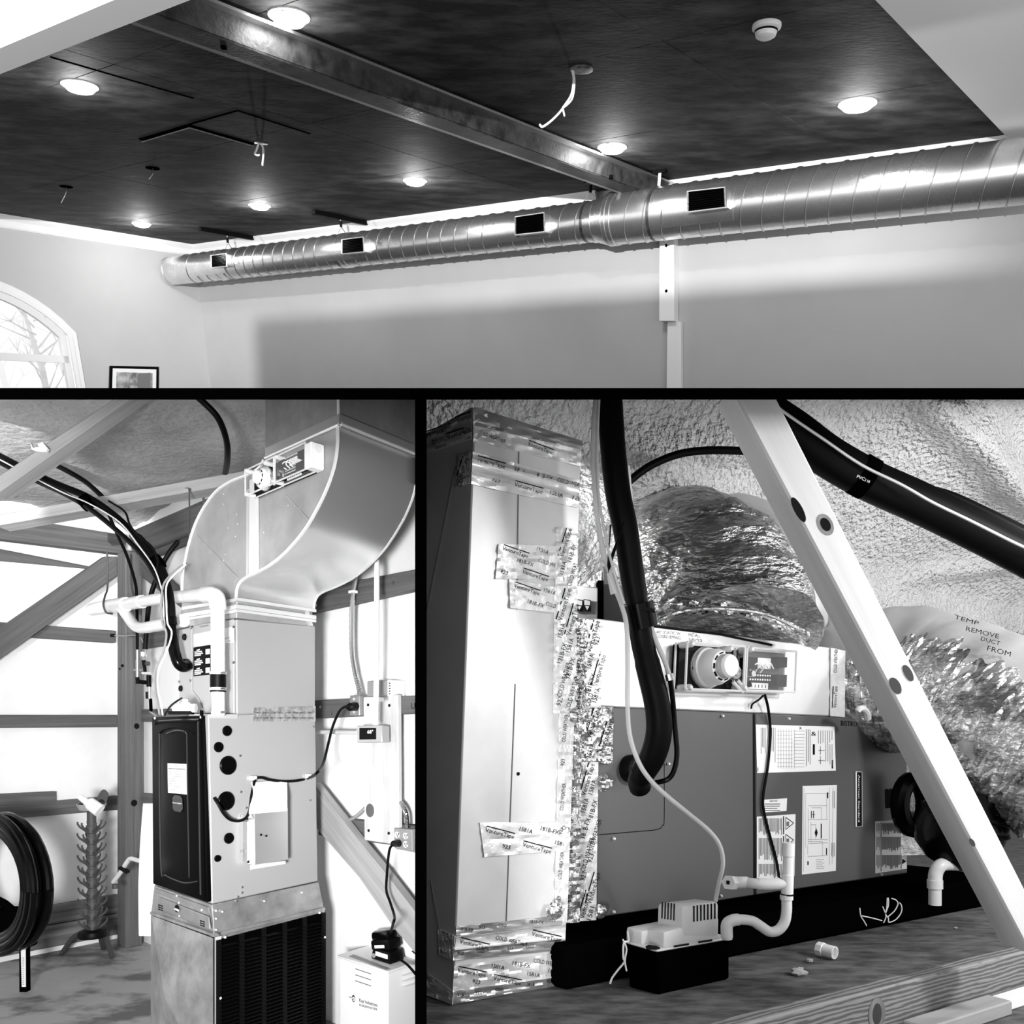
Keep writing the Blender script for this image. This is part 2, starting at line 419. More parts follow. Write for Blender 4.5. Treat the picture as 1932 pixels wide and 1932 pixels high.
# smoke detector
q = CEIL.hit(1447, 46); r = 27 * q.y / F
t = thing('smoke_detector', 'white domed smoke detector on the black ceiling near the soffit', 'smoke detector', q)
obj('base', MB().lathe(q, -N1, [(r * 0.98, 0), (r, 0.008), (r * 0.97, 0.016), (r * 0.8, 0.022)], 28), 'white_plastic', t)
obj('dome', MB().lathe(q - N1 * 0.018, -N1, [(r * 0.78, 0), (r * 0.76, 0.012), (r * 0.68, 0.026), (r * 0.45, 0.034), (0.001, 0.036)], 28), 'white_plastic', t)
obj('sensor_slot', MB().lathe(q - N1 * 0.021, -N1, [(r * 0.785, 0), (r * 0.8, 0.004), (r * 0.785, 0.008)], 28), 'ink', t)
# capped box with loose cable
q = CEIL.hit(1097, 130)
t = thing('ceiling_box', 'dark round box with a white loose cable hanging from the ceiling', 'junction box', q)
mat('worn_plate', 0.03, 0.5, c2=0.3, ns=20)
obj('cover', MB().lathe(q, -N1, [(0.06, 0), (0.06, 0.006), (0.04, 0.01), (0.001, 0.01)], 18), 'worn_plate', t)
pl = Pl(q, V((0, -1, 0)))
c1_ = [(1079, 131), (1082, 150), (1078, 178), (1066, 198), (1056, 212), (1040, 228), (1024, 239), (1018, 235)]
obj('cable', MB().tube([q - D1 * -0.0 - N1 * 0.005] + ppath(pl, c1_), 0.0055, 6), 'white_plastic', t)
obj('cable', MB().tube(ppath(pl, [(1081, 132), (1084, 155), (1080, 185), (1067, 200), (1062, 203), (1065, 219)]), 0.005, 6), 'white_plastic', t)
# black slots cut in the ceiling and the wires that leave it
mat('slot_black', 0.0005, 0.9, spec=0.0); mat('slot_edge', 0.3, 0.8)
def slot(p0, p1, wid=0.03):
    a, b = CEIL.hit(*p0), CEIL.hit(*p1); d = (b - a).normalized(); s_ = d.cross(N1) * wid
    return MB().box(a - s_ / 2 + N1 * 0.002, b - a, s_, -N1 * 0.006)
for p0, p1, w_ in (((266, 263), (356, 236), .035), ((356, 236), (478, 271), .035), ((356, 234), (448, 208), .012), ((448, 208), (585, 252), .01), ((95, 107), (365, 185), .008)):
    obj('ceiling_slot', slot(p0, p1, w_), 'slot_black', ceil)
    if w_ > .03: obj('slot_edge', slot((p0[0] + 1, p0[1] + 4.5), (p1[0] + 1, p1[1] + 4.5), .006), 'slot_edge', ceil)
t = thing('hanging_wire', 'short curled white wire on a clip at the end of a ceiling slot', 'wire', CEIL.hit(490, 270))
pl = Pl(CEIL.hit(490, 270), V((0, -1, 0)))
obj('clip', slot((480, 268), (505, 272), 0.03), 'steel', t)
obj('wire', MB().tube(ppath(pl, [(489, 269), (495, 275), (497, 290), (495, 312)]), 0.007, 6), 'white_plastic', t)
obj('wire', MB().tube(ppath(pl, [(488, 270), (484, 282), (481, 290), (486, 293), (490, 292)]), 0.006, 6), 'white_plastic', t)
for (u, v, e, lab) in ((125, 352, (115, 383), 'grey wire dangling from a ragged ceiling hole nearest the side wall'), (288, 317, (281, 338), 'grey wire dangling from a round ceiling hole below the slot')):
    q = CEIL.hit(u, v); t = thing('hanging_wire', lab, 'wire', q); pl = Pl(q, V((0, -1, 0)))
    obj('hole_plate', MB().lathe(q + N1 * 0.002, -N1, [(0.055, 0), (0.05, 0.006), (0.001, 0.006)], 14), 'slot_black', t)
    obj('wire', MB().tube(ppath(pl, [(u, v), (u - 1, v + 12), e]), 0.003, 5), 'steel', t)

# ---- spiral duct
dw = BW.off(0.35)
E0, E1 = dw.hit(320, 512), dw.hit(1909, 326); DU = (E1 - E0).normalized()
def on_axis(u):      # point of the duct axis at image column u
    lo, hi = -3.0, (E1 - E0).length + 3
    for _ in range(60):
        m_ = (lo + hi) / 2; q = E0 + DU * m_
        if PX + F * q.x / q.y < u: lo = m_
        else: hi = m_
    return lo
RA, RB = 0.138, 0.172
duct = thing('spiral_duct', 'long shiny spiral duct hung under the black ceiling', 'duct', E0 + DU * 3)
axn = (N1 - DU * N1.dot(DU)).normalized(); axo = axn.cross(DU).normalized()
if axo.y > 0: axo = -axo        # towards the viewer
def ringpt(s, r, g): return E0 + DU * s + (axo * math.cos(g) + axn * math.sin(g)) * r
def helix(s0, s1, r, pitch, name='seam'):
    n = int((s1 - s0) / pitch * 64); m = MB()
    k = len(m.v); pts = []
    for i in range(n + 1):
        s = s0 + (s1 - s0) * i / n; pts.append(ringpt(s, r, 2 * math.pi * (s - s0) / pitch))
    for i, p in enumerate(pts):
        rad = (p - (E0 + DU * (p - E0).dot(DU))).normalized()
        for x, y in ((-0.007, -0.002), (-0.003, 0.006), (0.003, 0.006), (0.007, -0.002)): m.v.append(p + DU * x + rad * y)
    for i in range(n):
        for j in range(3): m.f.append((i * 4 + j, i * 4 + j + 1, i * 4 + 5 + j, i * 4 + 4 + j))
    obj(name, m, 'duct_seam', duct, ang=60)
sR0, sR1 = on_axis(1128), on_axis(1152); sEnd = on_axis(1990)
s_join = [on_axis(u) for u in (418, 652)]
def sect(s0, s1, r0, r1=None, name='duct_section'):
    m = MB(); n = max(2, int((s1 - s0) / 0.12))
    m.tube([E0 + DU * (s0 + (s1 - s0) * i / n) for i in range(n + 1)], [r0 + ((r1 or r0) - r0) * i / n for i in range(n + 1)], 64)
    obj(name, m, 'duct_metal', duct, ang=50)
sect(0.02, s_join[0], RA); sect(s_join[0], s_join[1], RA); sect(s_join[1], sR0, RA); sect(sR0, sR1, RA + 0.004, RB + 0.002, 'reducer'); sect(sR1, sEnd, RB)
PT = 0.15
helix(0.35, s_join[0] - 0.05, RA, PT); helix(s_join[0] + 0.08, s_join[1] - 0.05, RA, PT); helix(s_join[1] + 0.08, sR0 - 0.03, RA, PT); helix(sR1 + 0.06, sEnd, RB, PT)
obj('end_cap', MB().lathe(E0 + DU * 0.03, -DU, [(RA + 0.004, -0.03), (RA + 0.005, 0.0), (RA * 0.97, 0.02), (RA * 0.85, 0.034), (RA * 0.5, 0.042), (0.001, 0.044)], 40), 'duct_metal', duct, ang=40)
for s in (s_join[0], s_join[1] - 0.01, s_join[1] + 0.05, sR0 - 0.01, sR1 + 0.02, sR1 + 0.06):
    r_ = RB if s > sR0 else RA
    obj('coupling_band', MB().lathe(E0 + DU * s, DU, [(r_, -0.014), (r_ + 0.007, -0.012), (r_ + 0.007, 0.012), (r_, 0.014)], 40), 'duct_metal', duct)
# rectangular supply vents on the duct; cols: face corner pixels (tl, tr, br, bl) and depth of the side
def vent(tl, tr, br, bl, r_, reach, side):
    s0 = on_axis((tl[0] + bl[0]) / 2); s1 = on_axis((tr[0] + br[0]) / 2)
    fp = Pl(E0 + axo * (r_ + reach) , axo) if True else None
    q = [fp.hit(*p) for p in (bl, br, tr, tl)]
    back = -fp.n * (reach + r_ * 0.55)
    bx = obj('vent_box', MB().prism(q, back), 'duct_metal', duct, bevel=0.004)
    cx_ = sum(q, V((0, 0, 0))) / 4
    ins = [cx_ + (p - cx_) * 0.93 + fp.n * 0.001 for p in q]
    obj('vent_mouth', MB().prism(ins, fp.n * 0.002), 'slot_black', bx)
    n = 9
    for i in range(n):
        f0 = (i + 0.5) / n; a = ins[0].lerp(ins[3], f0); b = ins[1].lerp(ins[2], f0)
        obj('blade', MB().box(a + fp.n * 0.003, b - a, fp.n * 0.004, (ins[3] - ins[0]) * 0.02 ), 'black_gloss', bx)
    for p0, p1 in ((0, 1), (1, 2), (2, 3), (3, 0)):
        a, b = q[p0], q[p1]; d = (b - a).normalized()
        obj('vent_rim', MB().tube([a, b], 0.006, 6), 'duct_metal', bx)
    # saddle flange
    obj('saddle', MB().shell(lambda x, y: ringpt(s0 - 0.12 + (s1 - s0 + 0.24) * x, r_ + 0.004, -0.75 + 1.5 * y), 8, 10, axo * 0.003), 'duct_metal', duct)
vent((398, 482), (427, 478), (428, 502), (399, 505), RA, 0.075, 1)
vent((645, 452), (685, 447), (687, 475), (645, 479), RA, 0.08, 1)
vent((972, 409), (1027, 401), (1028, 437), (972, 443), RA, 0.085, 1)
vent((1297, 361), (1368, 353), (1370, 391), (1297, 400), RB, 0.09, 1)
# hangers
def hanger(u, vtop, channel, lab, strap=False):
    s = on_axis(u); q = E0 + DU * s; r_ = RB if s > sR0 else RA
    h = 1.6 - q.dot(N1); top = q + N1 * h
    t = thing('duct_hanger', lab, 'hanger', q + N1 * r_)
    if strap: obj('strap', MB().cbox(q + N1 * (h + r_) / 2, DU * 0.022, axo * 0.004, N1 * (h - r_)), 'white_plastic', t)
    else: obj('rod', MB().tube([q + N1 * (r_ + 0.05), top], 0.006, 6), 'steel', t)
    if channel: obj('channel', MB().cbox(top - N1 * 0.018, D2 * 0.62, DU * 0.045, N1 * 0.036), 'black_rubber', t, bevel=0.004)
    else: obj('anchor', MB().cbox(top - N1 * 0.01, DU * 0.1, axo * 0.05, N1 * 0.02), 'black_rubber', t)
    if not strap:
        obj('nut', MB().disc(q + N1 * (r_ + 0.06), N1, 0.013, 0.05, 6), 'black_rubber', t)
        obj('clamp', MB().tube([q + N1 * (r_ + 0.002) - DU * 0.06, q + N1 * (r_ + 0.06), q + N1 * (r_ + 0.002) + DU * 0.06], 0.004, 6), 'steel', t)
    obj('ring_strap', MB().shell(lambda x, y: ringpt(s - 0.012 + 0.024 * x, r_ + 0.002, 2 * math.pi * y * 0.999), 1, 30, DU * 0.0005), 'duct_seam', t)
hanger(434, 417, True, 'duct hanger with ceiling channel nearest the capped duct end')
hanger(646, 385, True, 'duct hanger with ceiling channel over the second vent box')
hanger(1111, 375, False, 'thin wire duct hanger in front of the crown, before the steel beam')
hanger(1239, 293, False, 'white strap duct hanger just past the steel beam', True)
# channels on the wall under the duct
cp = BW
mb = MB().slab(cp, [(1244, 430), (1271, 430), (1272, 606), (1243, 606)], 0.09, 0.09)
solo('wall_channel', 'white screwed upper box channel on the wall under the duct', 'channel', mb, 'white_paint', bevel=0.004)
mb = MB().slab(cp, [(1259, 607), (1284, 607), (1285, 760), (1257, 760)], 0.05, 0.05)
solo('wall_channel', 'narrow lower box channel below the screwed one on the wall', 'channel', mb, 'white_paint', bevel=0.003)
for v in (463, 549):
    q = cp.off(0.09).hit(1257, v); solo('channel_screw', 'dark screw %s on the white upper wall channel' % ('near the duct' if v < 500 else 'low down'), 'screw', MB().disc(q, cp.n, 0.012, 0.008, 8, 0.006), 'black_matte')
# framed picture on the side wall
t = thing('framed_picture', 'dark framed landscape picture with a white mat on the side wall', 'picture', LW.hit(250, 760))
fr = [(208, 690), (300, 692), (299, 790), (205, 790)]
def inset(p, a): 
    cx_ = sum(x for x, _ in p) / 4; cy_ = sum(y for _, y in p) / 4
    return [(x + a * (1 if x < cx_ else -1), y + a * (1 if y < cy_ else -1)) for x, y in p]
obj('frame', MB().slab(LW, fr, 0.03, 0.03), 'black_gloss', t, bevel=0.004)
obj('mat_board', MB().slab(LW, inset(fr, 5), 0.033, 0.003), 'paper', t)
pc = obj('print', MB().slab(LW, inset(fr, 12), 0.035, 0.002), 'picture', t)
mb = MB().slab(LW, [(260, 705), (284, 703), (284, 760), (258, 760)], 0.0362, 0.001); obj('print_trees', mb, 'grey_print', pc)
# unseen panel added behind the viewer, cut to shade the lower back wall
def onpanel(u, v):
    a, b = V(SPOTP), BW.hit(u, v); t_ = (-1.25 - a.y) / (b.y - a.y); return a + (b - a) * t_
h1, h2 = onpanel(482, 612), onpanel(1960, 517); hd = (h2 - h1).normalized()
h2 = h1 + hd * 1.5; mb = MB().prism([h1, h2, V((h2.x, -1.25, -1.5)), V((h1.x + (onpanel(478, 735) - h1).x * 6, -1.25, -1.5))], V((0, -.02, 0)))
struct('shade_panel', mb, 'wall_grey', clip=False)
# ================================================================ ROOM 2: barn corner with an upright furnace
ROOM[:] = [above(754), rightof(783)]
mat('wood_old', 0.135, 0.8, c2=0.065, ns=1.4, stretch=(0.9, 26, 1), detail=6, uv=True, ramp=(0.3, 0.7), bump=0.2, bs=10, bd=0.004)
mat('wood_pale', 0.42, 0.75, c2=0.24, ns=1.2, stretch=(0.8, 22, 1), detail=6, uv=True, ramp=(0.3, 0.75), bump=0.15, bs=10, bd=0.003)
mat('wood_grain', 0.20, 0.8, c2=0.06, ns=1.0, stretch=(1.0, 26, 1), detail=5, uv=True, ramp=(0.35, 0.72), bump=0.2, bs=9, bd=0.004)
mat('plywood', 0.62, 0.7, c2=0.4, ns=2.4, stretch=(1, 5, 1), detail=5, uv=True, ramp=(0.42, 0.75))
mat('wall_sheet', 0.9, 0.65, c2=0.84, ns=2.5, bump=0.25, bs=5, bd=0.03)
mat('foam', 0.42, 0.85, c2=0.30, ns=2.2, detail=6, bump=0.45, bs=26, bd=0.03)
mat('floor_worn', 0.38, 0.75, c2=0.13, ns=2.4, stretch=(1, 1.5, 1), detail=10, ramp=(0.47, 0.6), bump=0.2, bs=14, bd=0.008)
mat('cabinet_grey', 0.34, 0.42, 0.15, bump=0.04, bs=60, bd=0.002)
mat('cabinet_light', 0.42, 0.42, 0.1)
mat('sheet_metal', 0.58, 0.4, 0.7, c2=0.3, ns=6, detail=5, rvar=0.1, bump=0.10, bs=4, bd=0.02)
mat('sheet_dark', 0.34, 0.48, 0.5, c2=0.24, ns=7, rvar=0.08, bump=0.10, bs=5, bd=0.02)
mat('door_black', 0.0016, 0.4, spec=0.04)
mat('rack_grey', 0.05, 0.6)
mat('grey_plate', 0.25, 0.5)
mat('foil_tape', 0.85, 0.3, 0.8, c2=0.5, ns=40, detail=3, bump=0.6, bs=60, bd=0.006)
mat('clear_plastic', 0.9, 0.1, alpha=0.05)
mat('white_bag', 0.9, 0.35, bump=0.4, bs=30, bd=0.01)
mat('brass', 0.5, 0.3, 1.0)
DS, DF = ray(2060, 1370).normalized(), ray(-630, 1375).normalized()
CN = ray(246, 1765) * 6.0                        # foot of the far corner
LW2, RW2 = face_plane(CN, DS, ZUP), face_plane(CN, DF, ZUP)
FZ = CN.z
def cbox(name, fs, ff, N0, N1, R0, R1, L0, L1, m, parent, **k):   # block seen on its edge: near, right and left corners bottom/top
    n0, n1, r0, r1, l0, l1 = fs.hit(*N0), fs.hit(*N1), fs.hit(*R0), fs.hit(*R1), ff.hit(*L0), ff.hit(*L1)
    return obj(name, MB().hexa([n0, r0, r0 + l0 - n0, l0, n1, r1, r1 + l1 - n1, l1]), m, parent, **k)
def down(p, z): return V((p.x, p.y, z))

# floor
mb = MB(); o = CN + DS * 1.2 + DF * 1.0
mb.hexa([p + V((0, 0, dz)) for dz in (-0.08, 0) for p in (CN, CN - DS * 5.2, CN - DS * 5.2 - DF * 5.0, CN - DF * 5.0)])
for i in range(len(mb.v)): mb.v[i].z = FZ - (0.08 if i < 4 else 0)
struct('floor', mb, 'floor_worn')
# walls of white sheeting between timber girts
H2 = 3.15
def wallgrid(p, d, L, nn, amp=0.012):
    return MB().shell(lambda x, y: p - d * (L * x) + ZUP * (H2 * y) + nn * (amp * mnoise.noise(V((x * L * 1.3, y * 4, 3)))), 40, 26, -nn * 0.05)
wl = struct('wall_left', wallgrid(CN + DS * 0.05, DS, 5.0, LW2.n), 'wall_sheet')
wr = struct('wall_right', wallgrid(CN + DF * 0.05, DF, 5.2, RW2.n), 'wall_sheet')
def timber(pl, pts, front, th, m, parent, name='girt', along=None, **k):
    q = pl.off(front); a = (q.hit(*pts[1]) - q.hit(*pts[0])).normalized() if along is None else along
    b = q.n.cross(a).normalized()
    return obj(name, MB().slab(pl, pts, front, th), m, parent, uv=(a, b, q.n), bevel=0.004, **k)
# left wall timber
timber(LW2, [(-40, 1171), (218, 1190), (218, 1213), (-40, 1196)], 0.05, 0.05, 'wood_old', wl)
timber(LW2, [(-40, 1349), (222, 1349), (222, 1372), (-40, 1374)], 0.05, 0.05, 'wood_old', wl)
timber(LW2, [(-40, 1524), (223, 1501), (223, 1528), (-40, 1550)], 0.05, 0.05, 'wood_old', wl)
timber(LW2, [(-40, 1500), (106, 1493), (106, 1514), (-40, 1524)], 0.05, 0.05, 'wood_old', wl, 'girt_offcut')
timber(LW2, [(-40, 1028), (190, 1073), (186, 1074 + 8), (168, 1072), (-40, 1053)], 0.05, 0.05, 'wood_old', wl)
timber(LW2, [(-40, 966), (240, 1010), (236, 1046), (-40, 1012)], 0.12, 0.08, 'wood_old', wl, 'top_plate')
timber(LW2, [(-40, 1214), (198, 1050), (222, 1050), (222, 1085), (-40, 1272)], 0.13, 0.05, 'wood_old', wl, 'diagonal_brace')
timber(LW2, [(-40, 1733), (224, 1688), (224, 1722), (-40, 1768)], 0.06, 0.06, 'wood_grain', wl, 'skirt_board')
timber(LW2, [(-40, 1769.5), (224, 1723.5), (224, 1763), (-40, 1814)], 0.06, 0.06, 'wood_grain', wl, 'skirt_board')
# right wall timber
timber(RW2, [(560, 1116), (800, 1071), (800, 1107), (560, 1160)], 0.06, 0.06, 'wood_old', wr)
timber(RW2, [(560, 1323), (800, 1312), (800, 1345), (560, 1357)], 0.06, 0.06, 'wood_old', wr)
timber(RW2, [(600, 1541), (800, 1560), (800, 1603), (600, 1576)], 0.06, 0.06, 'wood_old', wr)
timber(RW2, [(258, 1198), (350, 1182), (350, 1210), (258, 1224)], 0.06, 0.06, 'wood_old', wr)
timber(RW2, [(262, 1339), (340, 1337), (340, 1362), (262, 1362)], 0.06, 0.06, 'wood_old', wr)
timber(RW2, [(265, 1497), (300, 1500), (300, 1524), (265, 1520)], 0.06, 0.06, 'wood_old', wr)
timber(RW2, [(590, 1476), (664, 1571), (728, 1650), (800, 1744), (800, 1820), (739, 1747), (677, 1656), (590, 1556)], 0.12, 0.05, 'wood_pale', wr, 'diagonal_brace', along=(RW2.hit(728, 1650) - RW2.hit(600, 1489)).normalized())
timber(RW2, [(262, 1046), (345, 1125), (345, 1150), (262, 1085)], 0.10, 0.05, 'wood_old', wr, 'diagonal_brace')
timber(RW2, [(242, 1004), (500, 893), (500, 948), (250, 1048)], 0.10, 0.08, 'wood_old', wr, 'rafter')
timber(RW2, [(250, 1050), (500, 950), (500, 962), (252, 1062)], 0.06, 0.06, 'wood_old', wr, 'rafter_ledger')
timber(RW2, [(771, 730), (800, 730), (800, 845), (772, 850)], 0.06, 0.06, 'wood_old', wr, 'stud', along=ZUP)
for u, v in ((598, 1142), (743, 1100), (606, 1334), (627, 1346)):
    q = RW2.off(0.06).hit(u, v); obj('nail', MB().disc(q, RW2.n, 0.008, 0.006, 8), 'steel', wr)
pb = (RW2.off(0.061))
mb = MB()
ptext(mb, pb, 'UP', (776, 1338), (790, 1337), 12); obj('pencil_mark', mb, 'ink', wr)
# corner post
pN = ray(237, 1765) * 5.62; pfs, pff = face_plane(pN, DS, ZUP), face_plane(pN, DF, ZUP)
n0, r0, l0 = pfs.hit(237, 1768), pfs.hit(269, 1757), pff.hit(221, 1764)
h_ = ZUP * (5.62 * (1768 - 1015) / F); dz = ZUP * 0.0
for p in (n0, r0, l0): p.z = FZ
mb = MB().hexa([n0, r0, r0 + l0 - n0, l0, n0 + h_, r0 + h_, r0 + l0 - n0 + h_, l0 + h_])
post = struct('corner_post', mb, 'wood_old', uv=(ZUP, DS, DF), bevel=0.006); post['kind'] = 'structure'
for u, v, r_ in ((258, 1370, 6), (231, 1256, 3), (226, 1262, 2), (253, 1515, 7)):
    q = pfs.hit(u, v); obj('knot', MB().lathe(q - pfs.n * 0.002, pfs.n, [(px_size(q, r_), 0), (px_size(q, r_ * .8), 0.004), (0.001, 0.003)], 12), 'ink', post)
# sprayed roof
ra = RW2.hit(244, 1012); rdir = (RW2.hit(500, 893) - ra).normalized(); NR = DS.cross(rdir).normalized()
if NR.z > 0: NR = -NR
def roof_pt(x, y):
    p = ra + DS * 0.3 - DS * (5.6 * x) + rdir * (5.0 * y) - NR * 0.06
    rough = 0.5 + 0.5 * mnoise.noise(p * 0.8); a = 0.05 * mnoise.noise(p * 2.1) + 0.035 * max(0, rough) * mnoise.fractal(p * 7, 0.7, 2.1, 3)
    return p + NR * a
struct('roof', MB().shell(roof_pt, 90, 80, -NR * 0.08), 'foam', ang=80)
def free_timber(y, pts, th, m, name, label):
    pl = Pl((0, y, 0), (0, -1, 0)); a = (pl.hit(*pts[1]) - pl.hit(*pts[0])).normalized()
    return solo(name, label, 'timber', MB().slab(pl, pts, 0, th), m, uv=(a, pl.n.cross(a), pl.n), bevel=0.005)
free_timber(3.5, [(-10, 902), (262, 720), (290, 720), (-10, 934)], 0.10, 'wood_pale', 'truss_web', 'slanted roof truss timber holding a white cable hook')
free_timber(4.1, [(-10, 972), (478, 884), (482, 906), (-10, 992)], 0.12, 'wood_pale', 'brace_timber', 'long level brace timber under the roof that the black lines cross')
mb = MB().slab(Pl((0, 3.46, 0), (0, -1, 0)), [(57, 834), (62, 845), (73, 843), (71, 838), (80, 834), (90, 846), (87, 852), (66, 851), (59, 847)], 0, 0.015)
solo('cable_hook', 'small white plastic cable hook on the slanted truss timber', 'hook', mb, 'white_plastic')
mb = MB().slab(Pl((0, 4.6, 0), (0, -1, 0)), [(380, 740), (520, 740), (520, 790), (400, 757)], 0, 0.1); solo('purlin', 'dark purlin behind the tall metal riser', 'timber', mb, 'wood_old', uv=(V((1, 0, 0)), ZUP, V((0, 1, 0))))

# ---- return air plenum, filter rack, furnace, coil cabinet (stacked)
NB = ray(399, 1706) * 3.4; FS, FF = face_plane(NB, DS, ZUP), face_plane(NB, DF, ZUP)
t = thing('return_plenum', 'galvanised return plenum with a black grille under the furnace', 'plenum', down(NB, FZ))
n1, r1, l1 = FS.hit(404, 1768), FS.hit(613, 1716), FF.hit(284, 1724)
n0, r0, l0 = down(n1, FZ), down(r1, FZ), down(l1, FZ)
obj('body', MB().hexa([n0, r0, r0 + l0 - n0, l0, n1, r1, r1 + l1 - n1, l1]), 'sheet_metal', t, bevel=0.003)
# cross-broken front sheet: four facets meeting at a slightly raised centre
fpl = FF.off(0.010); ctr = (n0 + n1 + l0 + l1) / 4 + FF.n * 0.07
q = [fpl.hit(402, 1770), fpl.hit(285, 1727)]; q += [down(q[1], FZ + .01), down(q[0], FZ + .01)]
obj('cross_break', MB().add(q + [ctr], [(0, 1, 4), (1, 2, 4), (2, 3, 4), (3, 0, 4)]), 'sheet_metal', t, ang=2)
obj('corner_flange', MB().box(n0 + FS.n * 0.008, (r0 - n0).normalized() * 0.03, ZUP * (n1.z - n0.z), -FS.n * 0.006), 'bright_metal', t)
obj('top_flange', MB().prism([FS.off(.012).hit(402, 1762), FS.off(.012).hit(613, 1712), FS.off(.012).hit(614, 1717), FS.off(.012).hit(402, 1768)], -FS.n * 0.02), 'sheet_metal', t)
obj('top_flange', MB().prism([FF.off(.012).hit(283, 1720), FF.off(.012).hit(404, 1763), FF.off(.012).hit(404, 1768), FF.off(.012).hit(283, 1725)], -FF.n * 0.02), 'sheet_metal', t)
ga, gb = FS.off(.006).hit(411, 1773), FS.off(.006).hit(609, 1722)
grl = obj('grille', MB().prism([ga, gb, down(gb, FZ + .05), down(ga, FZ + .05)], -FS.n * 0.012), 'black_matte', t)
for i in range(6):
    a = ga.lerp(gb, i / 5); obj('grille_bar', MB().cbox(V((a.x, a.y, (a.z + FZ) / 2 + .02)) + FS.n * 0.004, DS * 0.022, FS.n * 0.012, ZUP * (a.z - FZ - 0.04)), 'black_rubber', grl)
ns = 58; zt = gb.z - 0.01; base_s = None
for i in range(ns):
    z = zt + 0.16 - i * 0.0172
    if z < FZ + 0.08: break
    a = V((ga.x, ga.y, z)); b = V((gb.x, gb.y, z))
    lim = min(1.0, max(0.0, (z - ga.z) / max(gb.z - ga.z, 1e-6))) if z > ga.z else 0.0
    # the top of the grille is level: keep slats below it
    if z > ga.z - 0.02: continue
    o_ = obj('slat', MB().prism([a + FS.n * 0.002, a + FS.n * 0.010 - ZUP * 0.006, a + FS.n * 0.010 - ZUP * 0.009, a - ZUP * 0.004], b - a), 'black_gloss', grl)
for u, v in ((424, 1768 + 0), (602, 1722), (415, 1883), (612, 1768)):
    q = FS.off(.012).hit(u, v); obj('screw', MB().disc(q, FS.n, 0.006, 0.005, 8), 'bright_metal', t)

t = thing('filter_rack', 'galvanised filter rack with a knob and vent slots under the black door', 'filter rack', FS.hit(404, 1765))
rk = cbox('body', FS, FF, (404, 1762), (400, 1707), (611, 1713), (601, 1664), (285, 1721), (291, 1671), 'sheet_metal', t, bevel=0.002)
obj('filter_door', MB().slab(FF, [(297, 1692), (393, 1730), (396, 1754), (298, 1716)], 0.008, 0.008), 'sheet_dark', t, bevel=0.003)
obj('upper_strip', MB().slab(FF, [(293, 1676), (392, 1712), (394, 1722), (294, 1685)], 0.006, 0.006), 'sheet_dark', t)
q = FF.off(.008).hit(335, 1714)
kb = obj('knob', MB().disc(q, FF.n, 0.017, 0.006, 16), 'ink', t)
obj('lever', MB().tube([q + FF.n * 0.012, q + FF.n * 0.02 - DF * 0.03 + ZUP * .004, q + FF.n * 0.016 - DF * 0.045], 0.005, 8), 'bright_metal', kb)
for cu, cv in ((302, 1711), (381, 1741)):
    for i in range(3):
        for j in range(2):
            u0, v0 = cu - 4 + j * 5, cv - 5 + i * 4 + j * 1.6
            obj('vent_slot', MB().slab(FF, [(u0, v0), (u0 + 4, v0 + 1.4), (u0 + 4, v0 + 3.4), (u0, v0 + 2)], 0.0095, 0.002), 'ink', t)
for pl, uvs in ((FF, ((334, 1690), (338, 1703), (339, 1728), (381, 1717))), (FS, ((402 + 5, 1718), (407, 1733), (407, 1754), (419, 1720), (498, 1700), (569, 1684)))):
    for u, v in uvs: q = pl.off(.006).hit(u, v); obj('screw', MB().disc(q, pl.n, 0.005, 0.004, 8), 'bright_metal', t)

fur = thing('furnace', 'upright furnace with a black embossed door and grey side sheet', 'furnace', NB)
cbox('cabinet', FS, FF, (400, 1706), (393, 1349), (600, 1663), (595, 1345), (291, 1670), (289, 1352), 'cabinet_grey', fur, bevel=0.004)
dr = obj('door', MB().slab(FF, [(286, 1353), (384, 1350), (390, 1703), (288, 1668)], 0.022, 0.022), 'door_black', fur, bevel=0.006, seg=2)
def bead(pts, r=0.004, name='door_bead', m='door_black', pl=FF, off=0.023, parent=dr): return obj(name, MB().tube(smooth_path([pl.off(off).hit(*p) for p in pts], 4), r, 6), m, parent)
mat('bead_edge', 0.02, 0.25, spec=0.5)
bead([(291, 1362), (374, 1360), (379, 1364), (386, 1697)], 0.006)
bead([(291, 1366), (300, 1361), (370, 1358), (374, 1366), (375, 1450), (379, 1688)], 0.005, m='bead_edge')
bead([(314, 1384), (330, 1378.5), (345, 1379), (352, 1384), (353, 1400), (354, 1500), (357, 1640), (356, 1654)], 0.0035, m='bead_edge')
bead([(300, 1384), (310, 1376), (330, 1372), (350, 1375), (366, 1385)], 0.003)
bead([(301, 1384), (301, 1500), (304, 1640), (312, 1651), (330, 1660), (350, 1666), (372, 1663)], 0.0035, m='bead_edge')
lab = obj('label_sheet', MB().slab(FF, [(316, 1440), (351.5, 1441.5), (352.5, 1499), (317, 1495.5)], 0.0235, 0.001), 'paper', dr)
lp = FF.off(0.0238)
mb = MB(); ptext(mb, lp, 'D I M E A', (320, 1447), (347, 1449), 4.5)
mb.prism([lp.hit(*p) for p in ((318, 1449), (350, 1450.5), (350, 1452.5), (318, 1451))], FF.n * 0.0005)
for i in range(9):
    v = 1456 + i * 4.2; mb.prism([lp.hit(*p) for p in ((319, v), (320 + 28 * (0.5 + 0.5 * ((i * 7) % 5) / 4), v + 1.2), (320 + 28 * (0.5 + 0.5 * ((i * 7) % 5) / 4), v + 2.0), (319, v + 0.9))], FF.n * 0.0004)
obj('label_print', mb, 'grey_print', dr, stuff=True)
